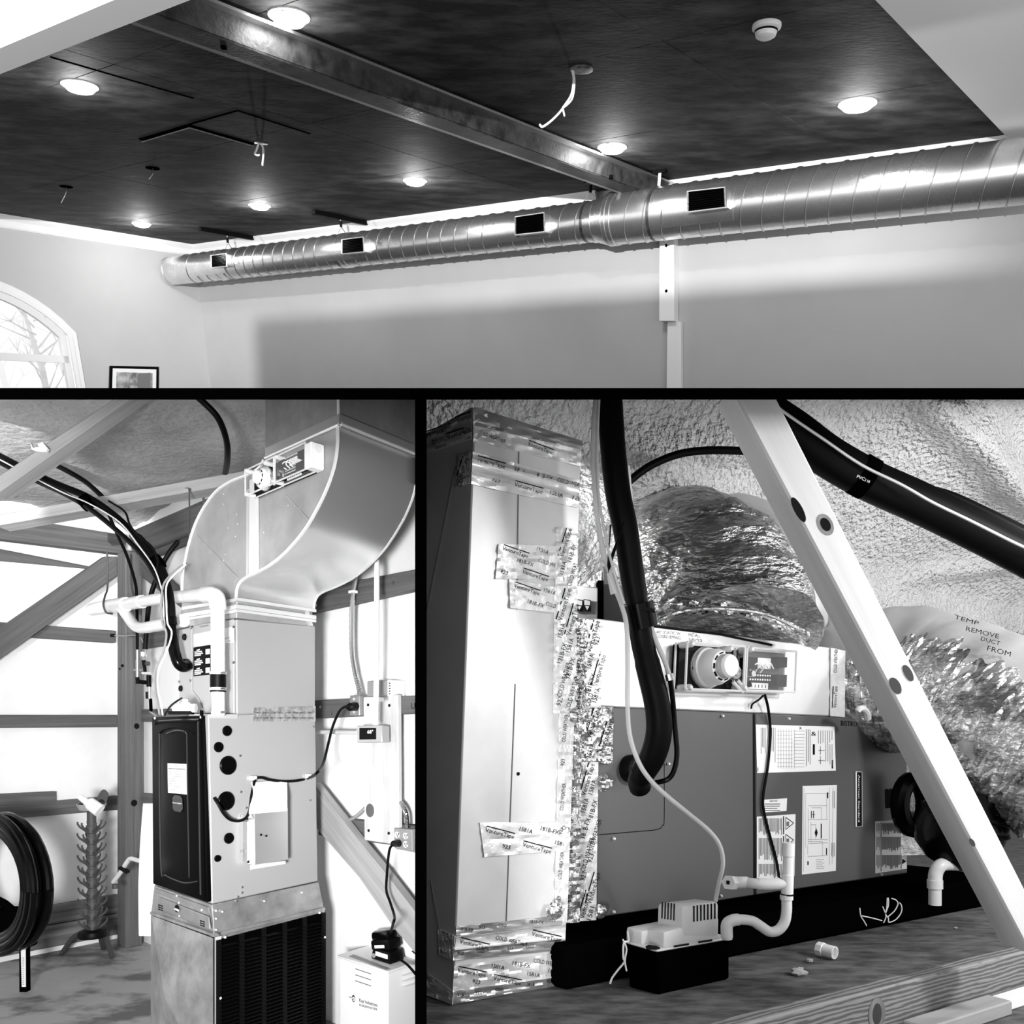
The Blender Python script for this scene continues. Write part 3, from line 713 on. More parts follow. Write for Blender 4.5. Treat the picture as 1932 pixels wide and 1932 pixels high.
obj('badge', MB().slab(FF, [(325, 1504), (329, 1500), (340, 1502), (343, 1506), (344, 1527), (340, 1533), (329, 1531), (325.5, 1526)], 0.027, 0.004), 'bead_edge', dr, bevel=0.002)
mb = MB(); ptext(mb, FF.off(0.0275), 'American', (325.5, 1515.5), (333.5, 1516.5), 3.2); ptext(mb, FF.off(0.0275), 'Standard', (334.5, 1516.6), (342.5, 1517.6), 3.2)
obj('badge_print', mb, 'paper', dr)
for u, v in ((293, 1355), (380, 1353)): q = FF.off(.024).hit(u, v); obj('door_screw', MB().disc(q, FF.n, 0.006, 0.005, 8), 'bright_metal', dr)
def plug(u, v, hpx, label=None):
    q = FS.hit(u, v); r_ = px_size(q, hpx)
    p = obj('knockout_plug', MB().lathe(q, FS.n, [(r_, 0), (r_ * 1.0, 0.004), (r_ * 0.86, 0.008), (r_ * 0.74, 0.006), (r_ * 0.66, 0.001), (0.001, 0.001)], 26), 'black_gloss', fur, label=label)
for a in ((428, 1379, 10), (412, 1409.6, 10), (430, 1444, 18), (426.5, 1511, 18), (431.5, 1581.5, 10.5), (410, 1619.6, 6.7)): plug(*a)
for u, v in ((452.5, 1426), (454, 1494), (455, 1606), (456, 1674), (456, 1684), (448, 1692), (592, 1371), (585, 1510), (464, 1524), (455, 1539), (446, 1700)):
    q = FS.hit(u, v); obj('screw', MB().disc(q, FS.n, 0.006, 0.006, 8, 0.004), 'steel', fur)
obj('top_lip', MB().slab(FS, [(393, 1348), (449, 1348), (449, 1356), (393, 1355)], 0.006, 0.006), 'cabinet_light', fur)

coil = thing('coil_cabinet', 'light grey coil cabinet with a black warning label on top of the furnace', 'cabinet', FS.hit(447, 1345))
ncoil = FS.hit(447, 1345); FC = face_plane(ncoil, DF, ZUP)
cbox('body', FS, FC, (447, 1347), (446, 1168), (595, 1347), (595, 1181), (338, 1347), (337, 1188), 'cabinet_grey', coil, bevel=0.004)
obj('access_panel', MB().slab(FC, [(364, 1180), (440, 1168), (441, 1346), (388, 1346), (377, 1318), (364, 1303)], 0.008, 0.008), 'cabinet_light', coil, bevel=0.003)
obj('side_panel', MB().slab(FC, [(337.5, 1188), (362, 1183), (362, 1303), (375, 1319), (386, 1346), (338, 1346)], 0.005, 0.005), 'cabinet_light', coil, bevel=0.003)
obj('white_label', MB().slab(FC, [(365, 1197), (441, 1182), (442, 1212), (365, 1220)], 0.009, 0.001), 'paper', coil)
wl_ = obj('warning_label', MB().slab(FC, [(365, 1222), (397, 1216), (397, 1273), (365, 1276)], 0.009, 0.001), 'ink', coil)
mb = MB(); q9 = FC.off(0.0098)
for b in range(3):
    for i in range(4):
        v = 1226 + b * 17.5 + i * 3.4; L = (10, 14, 16, 12)[i]
        mb.prism([q9.hit(*p) for p in ((367 + (4 if i == 0 else 0), v), (367 + L, v - 1.5), (367 + L, v + 0.6), (367 + (4 if i == 0 else 0), v + 2.2))], FC.n * 0.0004)
    mb.prism([q9.hit(*p) for p in ((388, 1225 + b * 17.5), (396, 1224 + b * 17.5), (396, 1234 + b * 17.5), (388, 1235 + b * 17.5))], FC.n * 0.0004)
obj('warning_print', mb, 'paper', wl_, stuff=True)
mb = MB(); ptext(mb, FC.off(0.0092), 'ECONOMY', (377, 1184), (393, 1181), 2.6); ptext(mb, FC.off(0.01), 'NOTICE', (424, 1206), (434, 1204), 2.4); obj('small_print', mb, 'ink', coil)
for u, v in ((361, 1185), (441, 1183), (441, 1250), (338.5, 1286), (360, 1284), (435, 1209)):
    q = FC.off(.008).hit(u, v); obj('screw', MB().disc(q, FC.n, 0.006, 0.006, 8), 'steel', coil)
for u, v, r_ in ((349, 1202, 6.5), (342, 1299, 6)):
    q = FC.off(.006).hit(u, v); obj('grommet', MB().lathe(q, FC.n, [(px_size(q, r_), 0), (px_size(q, r_ * .9), 0.008), (px_size(q, r_ * .4), 0.004), (0.001, 0.004)], 16), 'black_rubber', coil)
tp = obj('tape', MB().shell(lambda x, y: FS.off(0.003 + 0.002 * mnoise.noise(V((x * 30, y * 8, 1)))).hit(478 + 117.5 * x, 1335 + 26 * y - 3 * x * (1 - y)), 60, 10, -FS.n * 0.0015), 'foil_tape', coil, ang=10)
mb = MB()
for i in range(8):
    for r_ in range(2): ptext(mb, FS.off(0.0065), ('FLEXIBLE DUCT', 'UL181B-FX', 'CLOSURE')[(i + r_) % 3], (482 + i * 14, 1346 + r_ * 10), (493 + i * 14, 1346 + r_ * 10), 3.2)
obj('tape_print', mb, 'ink', tp)

# ---- supply duct: collar, offset elbow, riser
mat('duct_sheet', 0.46, 0.5, 0.5, c2=0.34, ns=5, detail=6, rvar=0.1, bump=0.10, bs=3.5, bd=0.02)
mat('duct_bright', 0.85, 0.33, 0.8, rvar=0.08, ns=5, bump=0.1, bs=3, bd=0.02)
sup = thing('supply_duct', 'galvanised supply duct sweeping up from the coil cabinet to the roof', 'duct', FS.hit(447, 1168))
XT = FS.hit(590, 1178) - FS.hit(447, 1168); XT = DS * XT.length
lft = [(345, 1124), (346, 1090), (350, 1062), (357, 1030), (370, 990), (387, 957), (410, 927), (438, 908), (468, 896), (490, 884), (500, 868)]
rgt = [(447, 1130), (449, 1112), (455, 1099), (466, 1090), (485, 1081), (510, 1067), (540, 1043), (575, 1003), (601, 960), (620, 920), (633, 880), (639, 840), (639, 802)]
prof = smooth_path([FC.hit(*p) for p in lft], 4) + smooth_path([FC.hit(*p) for p in rgt], 4)[::-1]
obj('elbow', MB().prism(prof, XT), 'duct_sheet', sup, ang=25)
Lq, Rq = smooth_path([FC.hit(*p) for p in lft], 4), smooth_path([FC.hit(*p) for p in rgt], 4)
for nm, pts, e in (('seam_lip', Rq, V((0, 0, 0))), ('seam_lip', Rq, XT), ('seam_lip', Lq, V((0, 0, 0)))):
    obj(nm, MB().tube([p + e + FC.n * (0.004 if e.length == 0 else -0.004) for p in pts], 0.0075, 6), 'bright_metal', sup)
# outer bent sheet, brighter, over the right sweep
def sweep(x, y):
    i = min(int(x * (len(Rq) - 1)), len(Rq) - 2); f = x * (len(Rq) - 1) - i; p = Rq[i].lerp(Rq[i + 1], f); d = (Rq[i + 1] - Rq[i]).normalized()
    nn = XT.cross(d).normalized(); nn = nn if nn.dot(DF) < 0 else -nn
    return p + nn * 0.003 + XT * y
obj('bent_sheet', MB().shell(sweep, len(Rq) - 1, 6, DF * 0.002), 'duct_bright', sup, ang=60)
obj('standing_seam', MB().slab(FC, [(470, 905), (484, 900), (485, 1080), (468, 1087)], 0.012, 0.012), 'bright_metal', sup, bevel=0.003)
obj('standing_seam', MB().slab(FC, [(465, 925), (470, 922), (468, 1086), (464, 1088)], 0.007, 0.007), 'duct_bright', sup)
for p0, p1 in (((540, 935), (588, 985)), ((372, 1010), (450, 1090)), ((450, 1090), (440, 1100))):
    a, b = FC.off(.001).hit(*p0), FC.off(.001).hit(*p1); obj('crease', MB().tube([a, b], 0.002, 5), 'duct_bright', sup)
# collar between coil and elbow
cq = [FC.hit(337, 1186), FC.hit(446, 1166), FC.hit(447, 1128), FC.hit(345, 1122)]
obj('collar', MB().prism(cq, XT), 'duct_sheet', sup, bevel=0.003)
for v0, h, o in ((1128, 6, .014), (1141, 8, .012), (1150, 5, .010)):
    a, b = FC.off(o).hit(446 + 1, v0), FC.off(o).hit(446 + 1, v0 + h)
    obj('flange', MB().box(b - DS * .012, DS * (XT.length + .02), a - b, -FS.n * -0.012), 'bright_metal', sup)
    obj('flange', MB().slab(FC, [(343, v0 + 17), (447, v0), (447, v0 + h), (343, v0 + 17 + h)], o, o), 'bright_metal', sup)
obj('corner_angle', MB().slab(FS, [(575, 1155), (583, 1152), (591, 1181), (585, 1180)], 0.02, 0.02), 'duct_bright', sup)
# riser with its drive cleats
rq = [FC.hit(500, 868), FC.hit(639, 803)]; top = ZUP * 0.75
rq = [rq[0], rq[1]]
obj('riser', MB().prism([rq[0], rq[1], rq[1] + top, rq[0] + top], XT), 'sheet_dark', sup, bevel=0.003)
obj('cleat', MB().slab(FC, [(500, 846), (639, 781), (640, 800), (500, 864)], 0.010, 0.010), 'duct_bright', sup)
obj('cleat_bead', MB().tube([FC.off(.012).hit(500, 864), FC.off(.012).hit(639, 801)], 0.006, 6), 'bright_metal', sup)
a = FC.hit(640, 801); obj('cleat_bead', MB().tube([a - DF * .01, a - DF * .01 + XT], 0.008, 6), 'bright_metal', sup)
a = FC.hit(640, 783); obj('cleat', MB().box(a - DF * .004, XT, ZUP * -0.05, -DF * 0.008), 'duct_bright', sup)
obj('corner_bead', MB().tube([FC.hit(639, 800), FC.hit(638, 720)], 0.006, 6), 'bright_metal', sup)
a = FC.hit(640, 800) + XT; obj('corner_bead', MB().tube([a, a + ZUP * .4], 0.006, 6), 'bright_metal', sup)
for i in range(26):
    u, v = R.uniform(395, 600), R.uniform(930, 1070)
    if u > 600 - (v - 930): continue
    q = FC.hit(u, v); obj('metal_fleck', MB().disc(q, FC.n, 0.0035, 0.001, 6), 'bright_metal', sup)

# ---- duct smoke detectors (one in each mechanical room)
def duct_detector(pl, label, Oq, ex, ey, L, Hh, shell_m, loc, cylin):
    """ex, ey: unit vectors along the housing; L x Hh its size; pl.n is outward"""
    n = pl.n; t = thing('duct_smoke_detector', label, 'smoke detector', loc)
    P = lambda x, y, z=0.0: Oq + ex * (x * L) + ey * (y * Hh) + n * z
    B = lambda x0, x1, y0, y1, z0, z1: MB().box(P(x0, y0, z0), ex * (L * (x1 - x0)), ey * (Hh * (y1 - y0)), n * (z1 - z0))
    D = 0.07 * L / 0.34 * (1.0 if cylin else 0.55)
    obj('backplate', B(0, 1, 0, 1, 0, 0.012), 'black_matte', t, bevel=0.004)
    hl = obj('sensor_housing', B(0.01, 0.5, 0.02, 0.98, 0.012, 0.02), 'black_rubber', t, bevel=0.004)
    c = P(0.24, 0.5, 0.016); r = Hh * 0.44
    dm = obj('sensor_dome', MB().lathe(c, n, [(r, 0), (r, D * .25), (r * .92, D * .3), (r * .9, D * .55), (r * .75, D * .75), (r * .6, D * .8), (r * .58, D * 1.0), (r * .5, D * 1.08), (0.001, D * 1.1)], 30), 'white_plastic', t, ang=25)
    for g in range(10):
        a_ = 2 * math.pi * g / 10; q = c + (ex * math.cos(a_) + ey * math.sin(a_)) * r * .67 + n * D * .77
        obj('dome_slot', MB().cbox(q, (ex * math.cos(a_) + ey * math.sin(a_)) * r * .06, (ey * math.cos(a_) - ex * math.sin(a_)) * r * .26, n * 0.006), 'ink', dm)
    obj('dome_ring', MB().lathe(c, n, [(r * 1.05, 0), (r * 1.07, 0.01), (r * .99, 0.014), (r * .98, 0)], 30), 'grey_plate', t)
    q = P(.43, .42, .02); obj('magnet_boss', MB().lathe(q, n, [(Hh * .17, 0), (Hh * .16, D * .4), (Hh * .08, D * .45), (Hh * .07, D * .3), (0.001, D * .3)], 16), 'grey_plate', t)
    hb = obj('board', B(0.53, 0.98, 0.06, 0.94, 0.012, 0.02), 'rack_grey', t)
    obj('relay', B(0.55, 0.64, 0.52, 0.78, 0.02, 0.05), 'ink', hb); obj('relay', B(0.83, 0.93, 0.14, 0.42, 0.02, 0.05), 'black_rubber', hb)
    obj('transformer', B(0.66, 0.82, 0.55, 0.8, 0.02, 0.03), 'white_plastic', hb); obj('transformer', B(0.84, 0.94, 0.6, 0.84, 0.02, 0.045), 'ink', hb)
    obj('capacitor', MB().disc(P(0.58, 0.4, 0.02), n, Hh * .07, 0.04, 12), 'steel', hb); obj('capacitor', MB().disc(P(0.56, 0.16, 0.02), n, Hh * .07, 0.035, 12), 'ink', hb)
    tb = obj('terminal_strip', B(0.6, 0.82, 0.24, 0.44, 0.02, 0.032), 'ink', hb)
    for i in range(9):
        for y in (0.30, 0.39): obj('terminal_screw', MB().disc(P(0.615 + 0.0235 * i, y, 0.032), n, Hh * .022, 0.004, 8), 'bright_metal', tb) if False else None
    obj('label_strip', B(0.6, 0.82, 0.08, 0.22, 0.02, 0.024), 'paper', hb)
    for i in range(3):
        w_ = [P(0.62 + .05 * i, 0.45, 0.03), P(0.60 + .06 * i, 0.58, 0.045), P(0.66 + .05 * i, 0.66, 0.05), P(0.72 + .05 * i, 0.56, 0.04)]
        obj('wire', MB().tube(smooth_path(w_, 4), 0.0025, 5), 'white_plastic', hb)
    ts = MB()
    for i in range(9):
        for y in (0.29, 0.39): ts.disc(P(0.615 + 0.0235 * i, y, 0.032), n, Hh * .024, 0.004, 6)
    obj('terminal_screws', ts, 'bright_metal', tb, stuff=True)
    tb_ = MB()
    for i in range(6): tb_.box(P(0.625 + .033 * i, .11, .0242), ex * L * .006, ey * Hh * .07, n * .0006)
    obj('label_marks', tb_, 'ink', hb, stuff=True)
    # clear covers with bright moulded edges
    cv = obj('cover', B(0.52, 1.0, 0.02, 0.98, 0.055, 0.058), 'clear_plastic', t)
    def rail(x0, y0, x1, y1, z): return obj('cover_edge', MB().tube([P(x0, y0, z), P(x1, y1, z)], 0.0035, 6), 'clear_rim', t)
    for z in (0.014, 0.056):
        for a_ in ((0.52, 0.02, 1, 0.02), (1, 0.02, 1, 0.98), (1, 0.98, 0.52, 0.98), (0.52, 0.98, 0.52, 0.02), (0, 0, 0.5, 0), (0.5, 0, 0.5, 1), (0.5, 1, 0, 1), (0, 1, 0, 0)): rail(*a_, z)
    for x, y in ((0.03, 0.96), (0.03, 0.04), (0.36, 0.92), (0.55, 0.94), (0.5, 0.08)): obj('cover_screw', MB().lathe(P(x, y, 0.02), n, [(0.009, 0), (0.009, 0.04), (0.005, 0.046), (0.001, 0.046)], 10), 'clear_rim', t)
    obj('latch', MB().tube([P(0.42, 0.2, .05), P(0.5, -0.03, .055), P(0.53, 0.02, .055), P(0.46, 0.24, .05)], 0.005, 6), 'clear_rim', t)
    return t
mat('clear_rim', 0.8, 0.15, alpha=0.75)
da, db = FC.hit(486, 941), FC.hit(600, 893); dh = FC.hit(488, 893)
ex_ = (db - da).normalized(); ey_ = ZUP
t = duct_detector(FC, 'clear covered duct smoke detector slanting across the galvanised supply duct', da, ex_, ey_, (db - da).length, (dh - da).length, None, da, False)
n = FC.n; L_ = (db - da).length; e_ = da + ex_ * L_
obj('end_housing', MB().box(e_ + n * 0.0, ex_ * 0.045, n * 0.06, ZUP * (dh - da).length * .92), 'white_plastic', t, bevel=0.004)
q = e_ + ex_ * 0.046 + n * 0.03 + ZUP * (dh - da).length * .7
obj('end_button', MB().disc(q, ex_, 0.016, 0.003, 16), 'paper', t)

# ---- vent pipes
vp = thing('vent_pipe', 'white vent pipe with elbow, tee and black coupling rising from the furnace', 'pipe', FS.hit(411, 1346))
yv = 3.42
path = [(174, 1150, 5.45), (205, 1144, 5.1), (250, 1138, 4.65), (300, 1130, 4.2), (360, 1124, 3.75), (392, 1121, 3.5)]
obj('run', MB().tube(wpath(path), 0.030, 18), 'pvc', vp)
obj('coupling', MB().tube([at_y(*path[0]), at_y(*path[1]), at_y(238, 1140, 4.78)], 0.043, 18), 'pvc', vp)
obj('coupling', MB().tube([at_y(250, 1138, 4.65), at_y(268, 1135, 4.48)], 0.037, 18), 'pvc', vp)
obj('elbow', MB().tube(wpath([(386, 1122, 3.55), (398, 1121, 3.46), (408, 1127, yv), (411, 1140, yv), (411, 1149, yv)]), 0.036, 18), 'pvc', vp)
obj('drop', MB().tube([at_y(411, 1146, yv), at_y(411.5, 1270, yv)], 0.0295, 20), 'pvc', vp)
obj('stub', MB().tube([at_y(411.5, 1300, yv), at_y(412, 1350, yv)], 0.0275, 20), 'pvc', vp)
obj('rubber_coupling', MB().lathe(at_y(411.5, 1267, yv), -ZUP, [(.030, 0), (.033, 0), (.033, .088), (.030, .088)], 22), 'black_rubber', vp)
for v in (1270, 1300, 1344):
    r_ = .034 if v < 1340 else .0285
    cl = obj('hose_clamp', MB().lathe(at_y(411.6, v, yv), -ZUP, [(r_, -.006), (r_ + .0015, -.006), (r_ + .0015, .006), (r_, .006)], 22), 'bright_metal', vp)
    obj('clamp_screw', MB().tube([at_y(416, v, yv - .037), at_y(424, v, yv - .03)], 0.005, 8), 'steel', cl)
obj('branch', MB().tube(wpath([(228, 1145, 4.85), (240, 1162, 4.8), (252, 1178, 4.7), (262, 1184, 4.6), (275, 1184, 4.45), (310, 1178, 4.1), (346, 1171, 3.8)]), 0.031, 16), 'pvc', vp)
obj('wire_loop', MB().tube(wpath([(202, 1040, 5.2), (203, 1105, 5.2), (198, 1125, 5.08), (195, 1140, 5.0), (200, 1155, 5.0), (212, 1158, 5.05)]), 0.006, 6), 'rack_grey', vp)
hang = thing('strap_hanger', 'thin metal strap hanging from the rafter beside the supply duct', 'strap', at_y(384, 985, 4.4))
obj('strap', MB().ribbon([at_y(384, 931, 4.4), at_y(384.5, 1000, 4.35)], (1, 0, 0), 0.014, 0.003), 'steel', hang)
hang = thing('wire_hanger', 'thin wire dropping from the brace timber to the supply duct', 'wire', at_y(357, 1060, 4.0))
obj('wire', MB().tube([at_y(350, 921, 4.08), at_y(357, 922, 4.06), at_y(358, 1058, 4.0)], 0.004, 6), 'steel', hang)

# ---- refrigerant line set and loose hoses
ls = thing('line_set', 'thick black insulated line set dropping into the coil cabinet', 'hose', at_y(350, 1255, 3.75))
main = [(-10, 856, 3.9), (60, 892, 3.85), (110, 915, 3.82), (165, 938, 3.8), (215, 972, 3.8), (255, 1010, 3.8), (285, 1045, 3.78), (303, 1075, 3.76), (315, 1110, 3.74), (320, 1140, 3.72), (323, 1190, 3.72), (328, 1225, 3.72)]
obj('suction_line', MB().tube(wpath(main), [0.017] * 31 + [0.024] * 36, 12), 'black_rubber', ls)
obj('suction_line', MB().tube(wpath([(323, 1195, 3.72), (329, 1228, 3.72), (336, 1250, 3.72), (345, 1258, 3.74), (354, 1256, 3.78)]), 0.026, 14), 'black_gloss', ls)
q = FC.off(.005).hit(354, 1255); obj('seal', MB().disc(q, FC.n, 0.03, 0.03, 18), 'black_rubber', ls)
obj('liquid_line', MB().tube(wpath([(-10, 868, 3.82), (70, 908, 3.78), (120, 931, 3.76), (165, 957, 3.75), (210, 992, 3.75), (250, 1028, 3.74), (276, 1058, 3.73), (296, 1092, 3.72), (306, 1112, 3.71), (312, 1150, 3.70)]), 0.012, 10), 'black_rubber', ls)
obj('copper_line', MB().tube(wpath([(-10, 862, 3.78), (110, 925, 3.74), (168, 950, 3.73), (225, 985, 3.72), (262, 1030, 3.71), (290, 1070, 3.70), (303, 1105, 3.69), (308, 1130, 3.68), (309, 1180, 3.68)]), 0.0035, 6), 'bright_metal', ls)
for u, v in ((163, 948), (297, 1062)):
    p = at_y(u, v, 3.77); obj('tie', MB().tube([p - V((.02, 0, .012)), p + V((.02, 0, .012))], 0.036, 12), 'black_matte', ls)
obj('clamp', MB().tube([at_y(322, 1164, 3.71), at_y(324, 1180, 3.71)], 0.027, 12), 'black_gloss', ls)
obj('thin_line', MB().tube(wpath([(205, 945, 3.78), (235, 965, 3.77), (245, 990, 3.76), (262, 1012, 3.75), (285, 1030, 3.74), (297, 1055, 3.73), (296, 1078, 3.72)]), 0.005, 6), 'black_rubber', ls)
wp = [(345, 1065, 3.7), (322, 1085, 3.68), (308, 1105, 3.66), (304, 1140, 3.65), (306, 1175, 3.65), (314, 1195, 3.65), (308, 1230, 3.65), (293, 1265, 3.65), (292, 1300, 3.65), (298, 1330, 3.62), (301, 1349, 3.6)]
solo('control_wire', 'pair of thin grey wires beside the thick black line set', 'wire', MB().tube(wpath(wp), 0.005, 6), 'grey_plate')
solo('control_wire', 'white wire crossing in front of the white vent run', 'wire', MB().tube(wpath([(u + 6 + (4 if 2 < i < 6 else 0), v, y - .015) for i, (u, v, y) in enumerate(wp)]), 0.004, 6), 'white_plastic')
solo('roof_hose', 'black hose arching down beside the tall metal riser', 'hose', MB().tube(wpath([(355, 735, 3.5), (385, 760, 3.55), (412, 790, 3.6), (427, 830, 3.7), (429, 865, 3.85), (424, 900, 4.2)]), 0.0145, 12), 'black_rubber')
solo('roof_hose', 'black hose above the line set, passing behind the level brace timber', 'hose', MB().tube(wpath([(-10, 810, 4.5), (55, 855, 4.45), (110, 880, 4.4), (155, 905, 4.4), (180, 925, 4.35), (200, 945, 4.3)]), 0.014, 12), 'black_rubber')
solo('wall_hose', 'thin black hose dropping past the corner post to the valves', 'hose', MB().tube(wpath([(205, 970, 4.9), (222, 1010, 5.0), (240, 1050, 5.1), (254, 1095, 5.2), (258, 1130, 5.25), (259, 1225, 5.3)]), 0.010, 10), 'black_rubber')
solo('wall_hose', 'black hose behind the vent pipe from the rafter to the brass valves', 'hose', MB().tube(wpath([(345, 1012, 5.3), (318, 1045, 5.3), (298, 1085, 5.3), (283, 1130, 5.3), (277, 1180, 5.3), (274, 1225, 5.3)]), 0.016, 10), 'black_rubber')
# ---- valves on the post
va = thing('water_valves', 'cluster of brass and steel water valves on the corner post', 'valve', at_y(280, 1345, 5.25))
yw = 5.3
def vt(p, r, m, nm, n=12): obj(nm, MB().tube([at_y(u, v, yw) for u, v in p], [x / F * yw for x in r] if isinstance(r, (list, tuple)) else r / F * yw, n), m, va)
vt([(259, 1226), (259, 1246)], 1.5, 'bright_metal', 'riser_pipe'); vt([(259, 1246), (259, 1278)], [3, 2.5], 'brass', 'valve_body'); vt([(252, 1264), (266, 1264)], 2, 'steel', 'valve_stem')
vt([(259, 1278), (260, 1290)], 4, 'black_gloss', 'fitting'); vt([(262, 1286), (278, 1288)], 4, 'black_gloss', 'tee'); vt([(270, 1230), (270, 1240)], 4.5, 'bright_metal', 'union'); vt([(270, 1238), (271, 1246)], 5, 'brass', 'union_nut', 6)
vt([(271, 1246), (274, 1268)], [4, 3], 'black_gloss', 'valve_body'); vt([(275, 1252), (282, 1252)], 4, 'rack_grey', 'handle'); vt([(268, 1270), (283, 1270)], 2.5, 'bright_metal', 'coupling'); vt([(281, 1274), (281, 1296)], 4.5, 'black_gloss', 'tee')
vt([(282, 1296), (282, 1320)], [3.5, 2.5], 'brass', 'valve_body'); vt([(277, 1305), (277, 1318)], 2.2, 'black_rubber', 'handle'); vt([(284, 1318), (285, 1342)], 3, 'black_matte', 'drop_pipe'); vt([(283, 1342), (294, 1350)], 2.2, 'brass', 'elbow')
vt([(213, 1199), (235, 1200), (252, 1198), (266, 1203), (274, 1218), (277, 1240)], 1.3, 'steel', 'sense_line'); vt([(209, 1199), (216, 1199)], 3.2, 'ink', 'grommet')
# ---- condensate switch on the furnace top
cs = thing('condensate_trap', 'small white plastic trap sitting on the furnace top behind the door', 'trap', at_y(345, 1347, 3.55))
obj('body', MB().tube([at_y(328, 1336, 3.55), at_y(370, 1336, 3.55)], 0.02, 14), 'white_plastic', cs); obj('cap', MB().lathe(at_y(350, 1332, 3.55), ZUP, [(.02, 0), (.02, .015), (.012, .02), (.012, .03), (.001, .03)], 14), 'white_plastic', cs)
obj('base', MB().cbox(at_y(342, 1345, 3.55), (0.1, 0, 0), (0, .04, 0), (0, 0, .014)), 'black_rubber', cs)
obj('hose', MB().tube(wpath([(310, 1350, 3.5), (322, 1332, 3.5), (335, 1322, 3.52), (343, 1317, 3.6)]), 0.004, 6), 'black_rubber', cs)
# ---- control box, bag and cord on the furnace side
jb_ = thing('switch_box', 'bright metal switch box with a lower lip on the furnace side', 'box', FS.hit(510, 1635))
obj('cover', MB().slab(FS, [(480, 1533), (543.5, 1524), (544, 1622), (480, 1632)], 0.065, 0.05), 'duct_bright', jb_, bevel=0.002)
obj('back_box', MB().slab(FS, [(466, 1550), (528, 1541), (528, 1616), (466, 1626)], 0.03, 0.03), 'sheet_dark', jb_)
obj('lip', MB().slab(FS, [(473, 1632), (539, 1624), (539, 1630), (473, 1641)], 0.055, 0.004), 'bright_metal', jb_)
for u, v in ((492, 1575), (502, 1577), (466, 1545), (468, 1626)): q = FS.off(.066).hit(u, v); obj('screw', MB().disc(q, FS.n, 0.005, 0.004, 8), 'ink', jb_)
def bagpt(x, y):
    u = 474 + 68 * x + 4 * math.sin(y * 5) * (1 - x); v = 1476 + 60 * y - 4 * x * (1 - y) - 6 * x * y
    top = min(1, y * 2.2)
    return FS.off(0.012 + 0.06 * top + 0.008 * mnoise.noise(V((x * 7, y * 6, 2)))).hit(u, v)
solo('plastic_bag', 'crumpled white plastic bag draped over the metal switch box', 'bag', MB().shell(bagpt, 24, 20, -FS.n * 0.002), 'white_bag', ang=25)
cord = [(404, 1505, .01), (412, 1518, .03), (422, 1535, .035), (434, 1546, .035), (450, 1549, .035), (464, 1543, .035), (471, 1528, .035), (474, 1505, .03), (478, 1484, .02), (482, 1470, .014), (493, 1467, .014), (508, 1471, .014), (528, 1474, .014), (548, 1474, .014), (566, 1472, .014), (582, 1468, .014)]
pc = [FS.off(o).hit(u, v) for u, v, o in cord] + [RW2.off(o).hit(u, v) for u, v, o in ((597, 1459, .5), (610, 1440, .3), (619, 1405, .2), (628, 1370, .2), (640, 1343, .2), (650, 1334, .2), (658, 1334, .18))]
pw = thing('power_cable', 'black power cord looping across the furnace side to the wall outlet', 'cord', FS.off(.035).hit(450, 1549))
obj('cable', MB().tube(smooth_path(pc, 5), 0.0065, 8), 'black_rubber', pw)
obj('plug', MB().tube([RW2.off(.17).hit(654, 1334), RW2.off(.16).hit(660, 1334), RW2.off(.10).hit(671, 1333)], [0.010, 0.02, 0.022], 12), 'black_rubber', pw)
for u, v in ((478, 1468), (582, 1464)): q = FS.off(.01).hit(u, v); obj('cable_clip', MB().cbox(q, DS * 0.03, FS.n * 0.02, ZUP * 0.02), 'bright_metal', pw, bevel=0.003)
# ---- wall equipment on the far wall, right of the furnace
bd = thing('backing_board', 'pale knotty backing board screwed to the wall girts', 'board', RW2.off(.09).hit(720, 1588))
timber(RW2, [(685, 1315), (750, 1310), (752, 1595), (687, 1585)], 0.085, 0.025, 'plywood', bd, 'board', along=ZUP)
for u, v, a_, b_ in ((698, 1529, 8, 13), (722, 1384, 7, 10)):
    q = RW2.off(.085).hit(u, v); obj('knot', MB().lathe(q, RW2.n, [(px_size(q, b_), 0), (px_size(q, b_ * .8), .002), (px_size(q, b_ * .4), .001), (.001, .001)], 16), 'wood_old', bd)
for u, v in ((695, 1330), (735, 1331), (696, 1567), (734, 1572)): q = RW2.off(.086).hit(u, v); obj('screw', MB().disc(q, RW2.n, 0.007, 0.004, 8), 'ink', bd)
tb = thing('transformer_box', 'small grey control box with a slotted white end above the backing board', 'box', RW2.off(.1).hit(716, 1312))
obj('case', MB().slab(RW2, [(692, 1285), (733, 1283), (733, 1314), (692, 1315)], 0.09, 0.08), 'grey_plate', tb, bevel=0.004)
e_ = obj('end_plate', MB().slab(RW2, [(731, 1283), (738, 1283), (738, 1313), (731, 1314)], 0.092, 0.08), 'white_plastic', tb)
for i in range(5): obj('slot', MB().slab(RW2, [(733.5, 1288 + i * 5), (736, 1288 + i * 5), (736, 1290 + i * 5), (733.5, 1290 + i * 5)], 0.094, 0.003), 'ink', e_)
th = thing('thermostat', 'wall thermostat with a black screen reading 68 degrees', 'thermostat', RW2.off(.14).hit(696, 1402))
obj('case', MB().slab(RW2, [(672.5, 1369), (719.5, 1368.5), (720, 1401), (673, 1402)], 0.16, 0.05), 'cabinet_light', th, bevel=0.005)
obj('screen', MB().slab(RW2, [(678, 1373.5), (709, 1373.5), (709, 1395), (678, 1395.5)], 0.162, 0.003), 'ink', th)
mat('led', 1.0, 0.5, emit=1.2)
mb = MB(); ptext(mb, RW2.off(.1635), '68°', (693, 1384), (704, 1384), 6.5); obj('readout', mb, 'led', th)
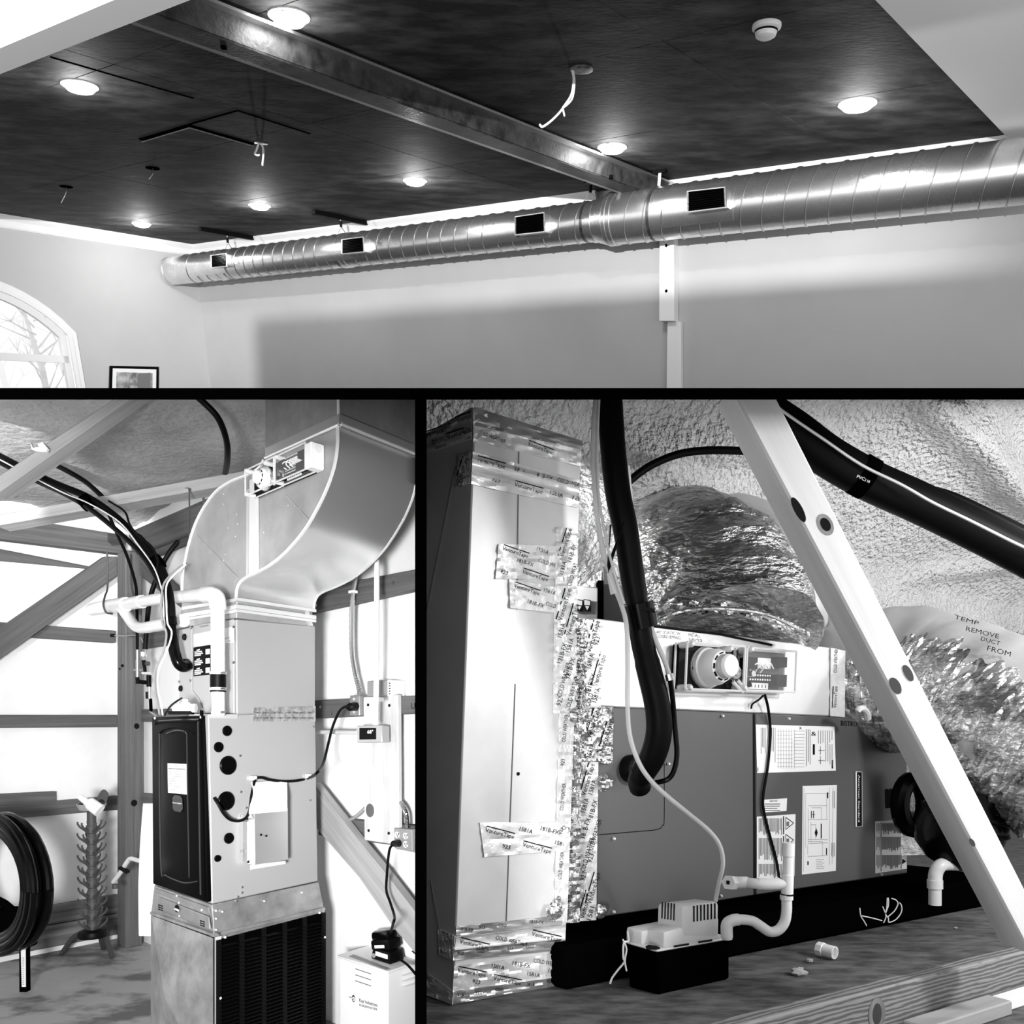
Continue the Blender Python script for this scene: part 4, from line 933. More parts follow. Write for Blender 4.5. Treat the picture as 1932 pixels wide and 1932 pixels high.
ol = thing('wall_outlet', 'single metal outlet box with a plug in it beside the backing board', 'outlet', RW2.off(.1).hit(670, 1350))
obj('box', MB().slab(RW2, [(664, 1312), (684, 1311), (684, 1349), (664, 1350)], 0.085, 0.08), 'sheet_dark', ol)
obj('plate', MB().slab(RW2, [(660, 1312), (677, 1311), (678, 1350), (660, 1350)], 0.095, 0.01), 'sheet_metal', ol, bevel=0.002)
q = RW2.off(.095).hit(669, 1332); obj('socket', MB().disc(q, RW2.n, px_size(q, 6), 0.004, 16), 'white_plastic', ol)
for v in (1319, 1343): q = RW2.off(.096).hit(668, v); obj('screw', MB().disc(q, RW2.n, 0.007, 0.003, 8), 'bright_metal', ol)
mb = MB().tube([RW2.off(.2).hit(u, v) for u, v in ((711, 1015), (711, 1200), (710, 1300), (709, 1368))], 0.0125, 10)
cd = thing('conduit', 'thin white vertical conduit feeding the thermostat', 'conduit', RW2.off(.2).hit(709, 1368)); obj('tube', mb, 'white_plastic', cd)
q = RW2.off(.2).hit(713, 1320); obj('strap', MB().cbox(q, DF * -0.05, RW2.n * 0.03, ZUP * 0.018), 'bright_metal', cd)
solo('conduit', 'grey level conduit running from behind the furnace to the thermostat', 'conduit', MB().tube([RW2.off(.12).hit(590, 1381), RW2.off(.12).hit(674, 1382)], 0.011, 10), 'bright_metal')
fx = thing('flexible_conduit', 'ribbed flexible conduit dropping to the single outlet box', 'conduit', RW2.off(.1).hit(679, 1310))
pts = ppath(RW2, [(677, 1055, .1), (672, 1090, .1), (667, 1118, .1), (664, 1150, .1), (663.5, 1200, .1), (665, 1240, .1), (671, 1275, .1), (676, 1295, .1), (679, 1312, .1)], 9)
obj('sheath', MB().tube(pts, [0.010 + 0.0025 * (i % 2) for i in range(len(pts))], 8), 'steel', fx); q = RW2.off(.1).hit(666, 1117); obj('strap', MB().cbox(q, DF * 0.036, RW2.n * 0.03, ZUP * 0.012), 'white_plastic', fx)
qo = thing('quad_outlet', 'four socket outlet box on the wall, charger cord plugged in', 'outlet', RW2.off(.1).hit(765, 1605))
obj('box', MB().slab(RW2, [(748, 1562), (800, 1566), (800, 1612), (748, 1602)], 0.09, 0.08), 'sheet_dark', qo)
obj('plate', MB().slab(RW2, [(743, 1562), (777, 1565), (778, 1606), (744, 1600)], 0.10, 0.012), 'grey_plate', qo, bevel=0.002)
for u, v in ((750, 1575), (766, 1577), (750, 1591), (766, 1593)):
    q = RW2.off(.10).hit(u, v); s_ = obj('socket', MB().disc(q, RW2.n, px_size(q, 6.2), 0.005, 16), 'white_plastic', qo)
    for du, dv in ((-2, -1), (2, -1), (0, 3)): q2 = RW2.off(.105).hit(u + du, v + dv); obj('slot', MB().cbox(q2, DF * 0.004, RW2.n * 0.002, ZUP * 0.01), 'ink', s_)
fx = thing('flexible_conduit', 'ribbed flexible conduit curving down to the four socket outlet', 'conduit', RW2.off(.1).hit(768, 1562))
pts = ppath(RW2, [(752, 1510, .06), (760, 1520, .08), (766, 1535, .1), (768, 1550, .1), (768, 1563, .1)], 9); obj('sheath', MB().tube(pts, [0.009 + 0.0025 * (i % 2) for i in range(len(pts))], 8), 'steel', fx)
solo('wall_cable', 'grey cable emerging from behind the lower end of the backing board', 'cable', MB().tube(ppath(RW2, [(640, 1541, .08), (656, 1547, .08), (672, 1540, .08), (690, 1523, .06)]), 0.009, 8), 'grey_plate')
# ---- phase converter box with charger
nb = ray(732, 1836) * 3.55; QS, QF = face_plane(nb, DS, ZUP), face_plane(nb, DF, ZUP)
pc_ = thing('phase_converter', 'white louvred phase converter box on the floor beside the plenum', 'box', down(nb, FZ))
n1, r1, l1 = QS.hit(732, 1836), QS.hit(800, 1813), QF.hit(641.5, 1806); r1 = n1 + DS * 0.34
n0, r0, l0 = down(n1, FZ + .06), down(r1, FZ + .06), down(l1, FZ + .06)
obj('case', MB().hexa([n0, r0, r0 + l0 - n0, l0, n1, r1, r1 + l1 - n1, l1]), 'white_paint', pc_, bevel=0.004)
k = 1.0; up_ = ZUP * 0.012; g_ = (DS + DF) * -0.012
obj('lid', MB().hexa([n1 + g_, r1 + g_ + DS * .024, r1 + l1 - n1 - g_, l1 + g_ + DF * .024, n1 + g_ + up_, r1 + g_ + DS * .024 + up_, r1 + l1 - n1 - g_ + up_, l1 + g_ + DF * .024 + up_]), 'white_paint', pc_, bevel=0.004)
bb = lambda p: down(p, FZ)
obj('base', MB().hexa([bb(n0) - DS * .03 - DF * .03, bb(r0) - DF * .03, bb(r0 + l0 - n0), bb(l0) - DS * .03 + DF * .04] + [p + ZUP * .06 for p in (bb(n0) - DS * .03 - DF * .03, bb(r0) - DF * .03, bb(r0 + l0 - n0), bb(l0) - DS * .03 + DF * .04)]), 'white_paint', pc_, bevel=0.01)
for i in range(3): obj('louvre', MB().slab(QF, [(670, 1827 + i * 11.3), (700, 1837 + i * 11.3), (700, 1838.6 + i * 11.3), (670, 1828.6 + i * 11.3)], 0.0015, 0.003), 'grey_print', pc_)
for i in range(3):
    v = 1836 + i * 11; obj('side_louvre', MB().prism([QS.off(.002).hit(760, v + 2), QS.off(.002).hit(800, v - 10), QS.off(.018).hit(800, v - 6), QS.off(.018).hit(760, v + 6)], -QS.n * .004), 'white_paint', pc_)
# emblem and lettering
ep = QF.off(.0012); q = ep.hit(667, 1884); r_ = px_size(q, 6.6)
ex = -DF; ey = ZUP
mb = MB(); seg = 20
for i in range(seg):
    if i in (9, 10): continue
    a0, a1 = 2 * math.pi * i / seg, 2 * math.pi * (i + 1) / seg; wv = r_ * (.34 + .2 * math.cos(a0 - 2.4)) 
    p = [q + ex * math.cos(a) * r * .8 + ey * math.sin(a) * r for a in (a0, a1) for r in (r_ - wv, r_)]
    mb.add([p[0], p[1], p[3], p[2]], [(0, 1, 2, 3)])
text_at(mb, 'n', q - ex * r_ * .3 - ey * r_ * .35, ex * r_ * .5, ey * r_ * .75)
mb.prism([ep.hit(658, 1880), ep.hit(664, 1882), ep.hit(664, 1883), ep.hit(658, 1881)], QF.n * .0004)
ptext(mb, ep, 'Kay Industries', (678, 1890), (712, 1900), 7); ptext(mb, ep, 'PHASEMASTER', (678, 1898), (712, 1907), 4)
obj('lettering', mb, 'ink', pc_)
mb = MB().prism([p + ZUP * .0125 for p in (l1.lerp(n1, .16) + DS * .01, l1.lerp(n1, .97) + DS * -.003, l1.lerp(n1, .98) + DS * .022, l1.lerp(n1, .14) + DS * .045)], ZUP * .001)
solo('tape_strip', 'grey tape strip stuck on the white box lid under the charger', 'tape', mb, 'grey_plate')
ch = thing('battery_charger', 'black battery charger with a tool battery on the white box', 'charger', l1.lerp(n1, .62) + DS * .09 + ZUP * .013)
cb_ = l1.lerp(n1, .68) + DS * .10 + ZUP * .0135; ax_, ay_ = -DF, DS
obj('base', MB().hexa([cb_ + ax_ * x + ay_ * y + ZUP * z for z, s_ in ((0, 1), (.055, .86)) for x, y in ((-.075 * s_, -.05 * s_), (.075 * s_, -.05 * s_), (.075 * s_, .05 * s_), (-.075 * s_, .05 * s_))]), 'black_rubber', ch, bevel=0.012, seg=2)
bt = cb_ + ZUP * .062 - ax_ * .01; tl = (ax_ * .97 + ZUP * .2).normalized(); tn = (ZUP * .97 - ax_ * .2).normalized()
obj('battery', MB().cbox(bt + tn * .012, tl * .14, ay_ * .085, tn * .05), 'black_rubber', ch, bevel=0.012, seg=2)
obj('battery_top', MB().cbox(bt + tn * .05 - tl * .005, tl * .135, ay_ * .07, tn * .05), 'black_gloss', ch, bevel=0.018, seg=2)
q = bt + tn * .006 - ay_ * .0433; obj('battery_label', MB().cbox(q, tl * .075, ay_ * .001, tn * .014), 'paper', ch)
q = cb_ + ZUP * .034 - ay_ * .0475; obj('charger_label', MB().cbox(q + ax_ * .01, ax_ * .09, ay_ * .002, ZUP * .02), 'paper', ch)
q = cb_ + ZUP * .022 - ay_ * .0485; obj('dial', MB().disc(q - ax_ * .045, -ay_, .011, .004, 12), 'grey_plate', ch)
yc = cb_.y + .1
ccp = [at_y(728, 1786, yc), at_y(734, 1768, yc + .05)] + [RW2.off(o).hit(u, v) for u, v, o in ((742, 1742, .35), (744, 1728, .25), (736, 1702, .2), (729, 1680, .2), (730, 1650, .2), (733, 1615, .2), (737, 1598, .2), (747, 1591, .15))]
cc = thing('charger_cord', 'black charger cord climbing to the four socket outlet', 'cord', RW2.off(.2).hit(730, 1650)); obj('cable', MB().tube(smooth_path(ccp, 6), 0.006, 8), 'black_rubber', cc); obj('plug', MB().tube([RW2.off(.16).hit(742, 1592), RW2.off(.105).hit(752, 1591)], [.014, .018], 10), 'black_rubber', cc)
for nm, pp in (('black cord arching off the white box lid behind the charger', [(730, 1789, yc), (740, 1781, yc), (752, 1779, yc), (765, 1783, yc), (800, 1812, yc - .2)]), ('black cord trailing over the front of the white box lid', [(730, 1793, yc - .05), (745, 1804, yc - .12), (762, 1815, yc - .2), (775, 1827, yc - .3), (800, 1858, yc - .4)])):
    solo('power_lead', nm, 'cord', MB().tube(wpath(pp), 0.006, 8), 'black_rubber')
# ---- bottle drying rack
BY = 5.15; bc_ = at_y(175, 1780, BY); br = thing('bottle_rack', 'grey tiered bottle drying rack on a three legged base', 'rack', V((bc_.x, bc_.y, FZ)))
pxm = BY / F; colx = lambda v: at_y(172.5 + (v - 1530) * 0.012, v, BY)
ys = [1571, 1592, 1612.6, 1633, 1653.5, 1674, 1694.7, 1715, 1735, 1755]
obj('column', MB().lathe(colx(1532), colx(1760) - colx(1532), [(8 * pxm, 0), (8 * pxm, 0.02), (8 * pxm, .775), (10 * pxm, .78)], 18), 'rack_grey', br)
for k_, v in enumerate(ys):
    c = colx(v); tier = obj('tier', MB().lathe(c - ZUP * 0, ZUP, [(8 * pxm, -.004), (10 * pxm, 0), (11 * pxm, .03), (9 * pxm, .05), (8 * pxm, .05)], 18), 'rack_grey', br)
    for i in range(6):
        g = 2 * math.pi * (i + .25 + .12 * (k_ % 2)) / 6; d = V((math.cos(g), math.sin(g), 0)); p = c + d * 8 * pxm + ZUP * .01
        obj('prong', MB().tube([p, p + d * 12 * pxm + ZUP * 8 * pxm, p + d * 16 * pxm + ZUP * 14 * pxm, p + d * 16 * pxm + ZUP * 18 * pxm], [0.011, 0.007, 0.006, 0.006], 6), 'rack_grey', tier)
c = colx(1756); obj('base_ring', MB().lathe(c - ZUP * .04, ZUP, [(20 * pxm, 0), (25 * pxm, .0), (26 * pxm, .02), (24 * pxm, .04), (16 * pxm, .05), (8 * pxm, .05)], 26), 'black_rubber', br)
for u, v, y in ((117, 1799, 5.45), (212, 1806, 5.4), (195, 1780, 5.75)):
    f_ = Pl((0, 0, FZ + .01), ZUP); e = f_.hit(u, v) if u != 195 else V((at_y(195, 1780, 5.6).x, 5.6, FZ + .01)); e.z = FZ + .012
    s_ = c - ZUP * .03 + V((e.x - c.x, e.y - c.y, 0)).normalized() * 20 * pxm; mid = s_.lerp(e, .5) + ZUP * .05
    lg = obj('leg', MB().tube(smooth_path([s_, mid, e], 5), 0.017, 8), 'rack_grey', br)
    obj('foot', MB().cbox(e + ZUP * 0, (e - s_).normalized() * .08, V((.0, .05, 0)), ZUP * .02), 'rack_grey', lg, bevel=0.005)
tray = colx(1531)
obj('rinser_bowl', MB().lathe(tray, ZUP, [(8 * pxm, 0), (20 * pxm, .01), (25 * pxm, .04), (26 * pxm, .05), (24 * pxm, .05), (18 * pxm, .02), (.001, .015)], 26), 'cabinet_grey', br)
rs = at_y(168, 1515, BY - .05); solo('rinser_bottle', 'white spray bottle lying in the bowl of the drying rack', 'bottle', MB().tube([rs - V((.06, 0, -.04)), rs - V((.02, 0, -.01)), rs, rs + V((.07, 0, -.05))], [.018, .022, .04, .042], 14), 'white_plastic')
solo('curved_scoop', 'dark curved lid leaning behind the white spray bottle', 'lid', MB().shell(lambda x, y: tray + V((.0 + .09 * x, .04 - .03 * y, .05 + .09 * math.sin(x * 2.4) - .06 * y)), 8, 4, V((0, .004, 0))), 'rack_grey')
# ---- hose reel
HC = at_y(14, 1662, 4.55); hr = thing('hose_reel', 'big black coiled hose on a stand by the wall', 'hose', V((HC.x, HC.y, FZ)))
ax1 = V((.62, -.42, 0)).normalized(); dep = V((ax1.y, -ax1.x, 0))
for k_, (rr2, dd, th_) in enumerate(((.345, 0, .024), (.325, .045, .024), (.30, 0, .024), (.285, .04, .024), (.262, 0, .02), (.36, .085, .02), (.33, .09, .024), (.30, .085, .024), (.275, .08, .022))):
    lp_ = [HC + (ax1 * math.cos(g) * rr2 * 1.38 + ZUP * math.sin(g) * rr2 * 1.08) + dep * dd for g in [2 * math.pi * i / 40 for i in range(41)]]
    obj('hose_loop', MB().tube(lp_, th_, 10, caps=False), 'black_gloss', hr)
pl_ = Pl((0, 4.5, 0), (0, -1, 0))
obj('drum', MB().slab(pl_, [(-20, 1717), (49, 1718), (49, 1792), (-20, 1792)], 0, 0.12), 'black_matte', hr, bevel=0.01)
obj('stay', MB().slab(pl_, [(-10, 1690), (10, 1700), (30, 1717), (18, 1720), (-10, 1706)], 0.01, 0.02), 'black_matte', hr)
q = pl_.hit(43, 1866); 
obj('leg', MB().slab(Pl((0, 4.62, 0), (0, -1, 0)), [(36, 1764), (49, 1764), (50, 1872), (36.5, 1872)], 0, 0.04), 'black_matte', hr)
lb = obj('leg_label', MB().slab(Pl((0, 4.62, 0), (0, -1, 0)), [(38.5, 1766), (48, 1766), (48.5, 1862), (41, 1862)], 0.003, 0.003), 'paper', hr)
mb = MB()
for i in range(14): mb.box(Pl((0, 4.616, 0), (0, -1, 0)).hit(42, 1808 + i * 3.8), (.012, 0, 0), (0, -.001, 0), (0, 0, .003))
obj('label_marks', mb, 'grey_print', lb, stuff=True)
# ---- sheet and small drain pipe by the furnace
def sheetpt(x, y):
    u = 262 + 8 * (1 - y) + (30 - 4 * y) * x; v = 1516 + 250 * y
    return at_y(u - 4 * math.sin(y * 3.1) * (1 - x), v, 4.6 + .05 * mnoise.noise(V((x * 3, y * 5, 4))) + .25 * (1 - y))
solo('plastic_sheet', 'white plastic sheet hanging to the floor behind the black door', 'sheet', MB().shell(sheetpt, 10, 26, V((0, .004, 0))), 'white_bag', ang=40)
dp = thing('drain_pipe', 'thin white drain pipe with an elbow crossing the corner post', 'pipe', at_y(215, 1668, 5.2))
obj('pipe', MB().tube(wpath([(214, 1664, 5.3), (228, 1645, 5.2), (240, 1626, 5.1), (247, 1620, 5.05), (262, 1624, 4.95), (292, 1630, 4.75)]), 0.014, 10), 'pvc', dp)
obj('cap', MB().tube([at_y(218, 1676, 5.3), at_y(218, 1668, 5.3)], 0.022, 10), 'rack_grey', dp); obj('strap', MB().cbox(at_y(234, 1641, 5.12), (.05, 0, -.03), (0, .05, 0), (0, 0, .014)), 'ink', dp)
for i in range(9):
    p = Pl((0, 0, FZ), ZUP).hit(R.uniform(165, 232), R.uniform(1768, 1788)); s_ = R.uniform(.008, .02)
    solo('debris_chip', 'pale crumbs of debris on the floor at the corner post foot', 'debris', MB().add([p, p + V((s_, 0, 0)), p + V((s_ * .5, s_, 0)), p + V((s_ * .5, s_ * .4, s_))], [(0, 2, 1), (0, 1, 3), (1, 2, 3), (2, 0, 3)]), 'paper', group='floor debris by the post')
# ================================================================ ROOM 3: attic with a horizontal air handler
ROOM[:] = [above(754), leftof(805)]
mat('foam_white', 0.86, 0.8, c2=0.74, ns=5, detail=6, bump=1.0, bs=48, bd=0.05)
mat('osb', 0.13, 0.85, c2=0.035, ns=13, stretch=(1, 2.4, 1), detail=5, ramp=(0.36, 0.64), bump=0.35, bs=22, bd=0.01)
mat('knot_dark', 0.035, 0.7)
mat('pine', 0.80, 0.6, c2=0.56, ns=1.1, stretch=(0.7, 16, 1), detail=5, uv=True, ramp=(0.35, 0.8), bump=0.1, bs=10, bd=0.003)
mat('pine_ring', 0.30, 0.8, c2=0.10, ns=1.3, stretch=(1, 14, 1), detail=4, uv=True, ramp=(0.3, 0.7))
mat('wood_ring', 0.26, 0.75, c2=0.10, ns=4.0, stretch=(1.2, 9, 1), detail=3, uv=True, wave=(7, 1.2), ramp=(0.25, 0.75))
mat('handler_grey', 0.098, 0.42, 0.2, bump=0.04, bs=50, bd=0.002)
mat('trunk_metal', 0.74, 0.45, 0.25, c2=0.6, ns=3, detail=6, rvar=0.08, bump=0.06, bs=3, bd=0.02)
mat('plenum_white', 0.86, 0.38, 0.4, c2=0.76, ns=3)
mat('foil', 0.88, 0.22, 0.9, c2=0.55, ns=12, detail=5, rvar=0.1, bump=0.75, bs=38, bd=0.012)
mat('foil_wrap', 0.62, 0.34, 0.75, c2=0.28, ns=7, stretch=(1, 1, 2.2), detail=7, ramp=(0.38, 0.62), bump=0.9, bs=24, bd=0.03)
mat('foil_wrap2', 0.85, 0.25, 0.7, c2=0.3, ns=9, stretch=(1, 1, 2), detail=6, ramp=(0.45, 0.6), bump=0.7, bs=26, bd=0.02)
mat('vapour_wrap', 0.62, 0.45, 0.2, c2=0.5, ns=4, bump=0.3, bs=7, bd=0.02)
mat('pump_beige', 0.62, 0.42)
mat('pvc_grey', 0.66, 0.35)
mat('label_grey', 0.55, 0.7)
mat('clear_tube', 0.75, 0.15, alpha=0.75)
DR, DL = ray(3284, 1424).normalized(), ray(-380, 1424).normalized()
HB = ray(1127, 1731) * 2.0; HF = face_plane(HB, DR, ZUP)
TF = HF.off(0.09); TB = TF.hit(854, 1897)                # trunk front, its foot
NFL = DR.cross(DL).normalized(); NFL = NFL if NFL.z > 0 else -NFL
FL = Pl(TB, NFL)
if FL.n.z < 0: FL.n = -FL.n
def onfl(p): d = (TB - p).dot(NFL) / NFL.z; return p + ZUP * d
# floor deck
o = TB - DL * 1.0 - DR * 1.2; struct('floor_attic', MB().box(o - NFL * 0.03, DR * 12, DL * 3.9, NFL * 0.03), 'osb')
# sprayed foam roof
SL = V((0.0, -0.74, 0.68)).normalized(); RO = at_y(1500, 1180, 3.7); NRF = DR.cross(SL).normalized()
if NRF.dot(RO) > 0: NRF = -NRF
rp = Pl(RO, NRF)
def plc(u, v): q = rp.hit(u, v) - RO; k = DR.dot(SL); a, b = q.dot(DR), q.dot(SL); d = 1 - k * k; return ((a - k * b) / d, (b - k * a) / d)
ridges = []
for pts, w_, h in (([(1150, 900), (1210, 880), (1270, 900), (1330, 945)], .10, .10), ([(1330, 945), (1400, 925), (1490, 900)], .05, .05), ([(1560, 1120), (1660, 1100), (1750, 1085), (1910, 1065)], .045, .04),
                   ([(1480, 1135), (1600, 1125), (1720, 1150), (1850, 1170), (1930, 1180)], .10, .12), ([(1185, 838), (1290, 832), (1420, 842)], .05, .06), ([(1740, 750), (1800, 800), (1840, 840), (1880, 900), (1930, 935)], .09, .14)):
    ridges.append(([plc(*p) for p in pts], w_, h))
def seg_d(a, b, p, q):
    dx, dy = q[0] - p[0], q[1] - p[1]; t = max(0, min(1, ((a - p[0]) * dx + (b - p[1]) * dy) / (dx * dx + dy * dy + 1e-9)))
    return math.hypot(a - p[0] - t * dx, b - p[1] - t * dy)
def foam_pt(x, y):
    a = -2.6 + 5.6 * x; b = -1.6 + 3.9 * y; p = RO + DR * a + SL * b
    h = 0.05 * mnoise.noise(p * 1.5) + 0.012 * mnoise.fractal(p * 9, 0.8, 2.0, 3)
    for pts, w_, hh in ridges:
        d = min(seg_d(a, b, pts[i], pts[i + 1]) for i in range(len(pts) - 1)); h += hh * math.exp(-(d / w_) ** 2)
    return p + NRF * h
struct('roof_attic', MB().shell(foam_pt, 170, 120, -NRF * 0.1), 'foam_white', ang=80)

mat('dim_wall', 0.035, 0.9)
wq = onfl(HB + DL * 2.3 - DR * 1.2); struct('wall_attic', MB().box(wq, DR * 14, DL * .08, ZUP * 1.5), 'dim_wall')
# ---- trunk duct with printed foil tape
tk = thing('trunk_duct', 'tall bright metal trunk duct patched with printed foil tape', 'duct', TB)
tf = [TF.hit(*p) for p in ((854, 1897), (1066, 1861), (1098, 833), (896, 769))]
XL = DL * 0.62
obj('body', MB().hexa([tf[0], tf[1], tf[1] + XL, tf[0] + XL, tf[3], tf[2], tf[2] + XL, tf[3] + XL]), 'trunk_metal', tk, bevel=0.003)
TS = face_plane(TF.hit(872, 1400), DL, tf[3] - tf[0])
for p0, p1 in (((979, 830), (975, 1150)), ((972, 1290), (955, 1740))):
    a, b = TF.off(.0005).hit(*p0), TF.off(.0005).hit(*p1); obj('seam', MB().tube([a, b], 0.0016, 5), 'grey_print', tk)
q = TF.hit(977.5, 1460); obj('drilled_hole', MB().disc(q, TF.n, 0.0042, 0.0012, 14), 'ink', tk)
for p0, p1 in (((860, 880), (806, 1150)), ((812, 1660), (830, 1760))):
    obj('crease', MB().tube([TS.off(.0005).hit(*p0), TS.off(.0005).hit(*p1)], 0.0012, 5), 'grey_print', tk)
mat('tape_foil', 0.86, 0.4, 0.35, c2=0.74, ns=30, detail=4, rvar=0.1, bump=0.5, bs=60, bd=0.004)
WORDS = ('VentureTape', '1581A', '181B-FX', 'COLD WEATHER', '923')
def tape(pl, quad, nm='foil_tape', amp=0.003, nu=26, nv=10, front=0.004, words=(), rows=2, ang=0.3, hpx=7, step=62, seed=0, beads=(), m='tape_foil', parent=None):
    tl, tr, br, bl = quad
    def pt(x, y):
        u = (tl[0] + (tr[0] - tl[0]) * x) * (1 - y) + (bl[0] + (br[0] - bl[0]) * x) * y; v = (tl[1] + (tr[1] - tl[1]) * x) * (1 - y) + (bl[1] + (br[1] - bl[1]) * x) * y
        h = amp * mnoise.noise(V((u * .05, v * .09, seed))) + amp * .8 * abs(mnoise.noise(V((u * .16, v * .13, seed + 9)))) - amp * .2
        for by, bh in beads: h += bh * math.exp(-((y - by) / .07) ** 2)
        return pl.off(front + h).hit(u, v)
    def on(u, v, lift=.0012):   # the tape surface at an image point
        if abs(bl[1] - tl[1]) > 1.4 * abs(tr[0] - tl[0]): yy = (v - tl[1]) / (bl[1] - tl[1])
        else:
            k_ = (u - tl[0]) / (tr[0] - tl[0]); a_ = tl[1] + (tr[1] - tl[1]) * k_; b_ = bl[1] + (br[1] - bl[1]) * k_; yy = (v - a_) / (b_ - a_)
        h = amp * mnoise.noise(V((u * .05, v * .09, seed))) + amp * .8 * abs(mnoise.noise(V((u * .16, v * .13, seed + 9)))) - amp * .2
        for by, bh in beads: h += bh * math.exp(-((yy - by) / .07) ** 2)
        return pl.off(front + h + lift).hit(u, v)
    t = obj(nm, MB().shell(pt, nu, nv, -pl.n * 0.002), m, parent or tk, ang=14)
    if words:
        mb = MB(); along_v = abs(bl[1] - tl[1]) > 1.4 * abs(tr[0] - tl[0]); rnd = random.Random(seed + 5)
        L = math.hypot(tr[0] - tl[0], tr[1] - tl[1]) if not along_v else math.hypot(bl[0] - tl[0], bl[1] - tl[1])
        W = math.hypot(bl[0] - tl[0], bl[1] - tl[1]) if not along_v else math.hypot(tr[0] - tl[0], tr[1] - tl[1])
        k = 0; fp = pl.off(front + amp * 1.1 + .001)
        for r_ in range(rows):
            s = 4 + (r_ % 2) * step * .45
            while s < L - 16:
                wd = words[k % len(words)]; k += 1; ln_ = len(wd) * hpx * .62
                x = (s + .5 * hpx) / L; y = (r_ + .62) / rows
                lim = L - s - 3; c_ = min(ln_, lim); ca, sa = math.cos(ang), math.sin(ang)
                if c_ < 10: break
                if c_ < ln_: wd = wd[:max(2, int(len(wd) * c_ / ln_))]
                if along_v:
                    yy = min(.97, x + 0); xx = .25 + .75 * (r_ + .2) / rows
                    p0 = V((0, 0)); u0 = (tl[0] + (tr[0] - tl[0]) * xx) * (1 - yy) + (bl[0] + (br[0] - bl[0]) * xx) * yy; v0 = tl[1] + (bl[1] - tl[1]) * yy + c_ * .9
                    e = (u0 + c_ * sa, v0 - c_ * ca)
                else:
                    u0 = (tl[0] + (tr[0] - tl[0]) * x) * (1 - y) + (bl[0] + (br[0] - bl[0]) * x) * y; v0 = (tl[1] + (tr[1] - tl[1]) * x) * (1 - y) + (bl[1] + (br[1] - bl[1]) * x) * y - 3
                    e = (u0 + c_ * ca, v0 + c_ * sa * .62)
                ux, uy = (e[0] - u0) / c_, (e[1] - v0) / c_; vs_, fs_ = text_geo(wd); nx, ny = uy, -ux
                mb.add([on(u0 + ux * c_ * a + nx * hpx * b, v0 + uy * c_ * a + ny * hpx * b) for a, b in vs_], fs_)
                if wd.startswith('Vent'):
                    for z0 in range(4):
                        f0, f1 = z0 / 4, (z0 + 1) / 4
                        mb.add([on(u0 + ux * c_ * f + nx * hpx * k, v0 + uy * c_ * f + ny * hpx * k) for f, k in ((f0, 1.2), (f1, 1.2), (f1, 1.45), (f0, 1.45))], [(0, 1, 2, 3)])
                s += step * (1 if wd[0] in 'VC' else .62)
        if mb.v: obj('tape_print', mb, 'ink', t, stuff=True)
    return t
# bands round the top, the joints and the foot
tape(TF, ((896, 800), (1097, 846), (1096, 880), (893, 830)), words=('COLD WEATHER', 'VentureTape'), rows=1, ang=.55, hpx=8, step=95, seed=1, amp=.004)
tape(TF, ((896, 768), (1100, 832), (1098, 848), (896, 803)), words=('', ), front=.006, amp=.003, seed=2, m='sheet_metal', nm='top_flange')
tape(TF, ((893, 770), (912, 772), (935, 800), (893, 835)), words=(), amp=.007, nu=10, seed=15)
tape(TF, ((892, 852), (1094, 906), (1091, 958), (889, 913)), words=WORDS, rows=2, ang=.42, hpx=8.5, step=70, seed=3, beads=((.22, .012), (.60, .012)), amp=.003, nv=22)
tape(TF, ((941, 1026), (1052, 1030), (1050, 1092), (935, 1092)), words=WORDS, rows=3, ang=.5, hpx=8, step=64, seed=4, amp=.004)
tape(TF, ((961, 1092), (1050, 1108), (1048, 1156), (963, 1147)), words=WORDS, rows=2, ang=.5, hpx=8, step=58, seed=5, front=.006, amp=.004)
tape(TF, ((905, 1552), (1078, 1551), (1072, 1604), (914, 1617)), words=WORDS, rows=2, ang=.4, hpx=8.5, step=66, seed=6, amp=.004)
tape(TF, ((860, 1748), (1062, 1727), (1060, 1745), (861, 1766)), words=('181B-FX', '923', 'COLD'), rows=1, ang=.1, hpx=6, step=60, seed=7, m='sheet_metal')
tape(TF, ((861, 1768), (1068, 1746), (1066, 1771), (858, 1793)), words=('VentureTape', 'COLD WEATHER'), rows=1, ang=.35, hpx=8.5, step=68, seed=8, beads=((.0, .012), (1.0, .012)))
tape(TF, ((858, 1793), (1067, 1771), (1066, 1792), (856, 1812)), words=('923', 'COLD'), rows=1, ang=.0, hpx=6, step=58, seed=9, m='sheet_metal')
tape(TF, ((857, 1822), (1066, 1797), (1064, 1842), (854, 1872)), words=WORDS, rows=2, ang=.3, hpx=8, step=64, seed=10, amp=.005)
tape(TF, ((855, 1870), (1065, 1842), (1064, 1858), (853, 1895)), words=('181B', '923', 'COLD'), rows=1, ang=0, hpx=6, step=60, seed=11, m='sheet_metal', amp=.004)
# tape folded round the left corner
for i, qd in enumerate((((796, 822), (891, 768), (888, 828), (796, 856)), ((864, 858), (888, 853), (886, 912), (858, 920)), ((826, 1752), (858, 1766), (855, 1812), (826, 1800)), ((800, 1832), (855, 1870), (853, 1896), (800, 1876)))):
    tape(TS, qd, amp=.005, words=('Venture', 'COLD') if i < 2 else (), rows=2 if i == 0 else 1, ang=-.5 if i == 0 else .3, hpx=9, step=34, seed=20 + i, nu=14)
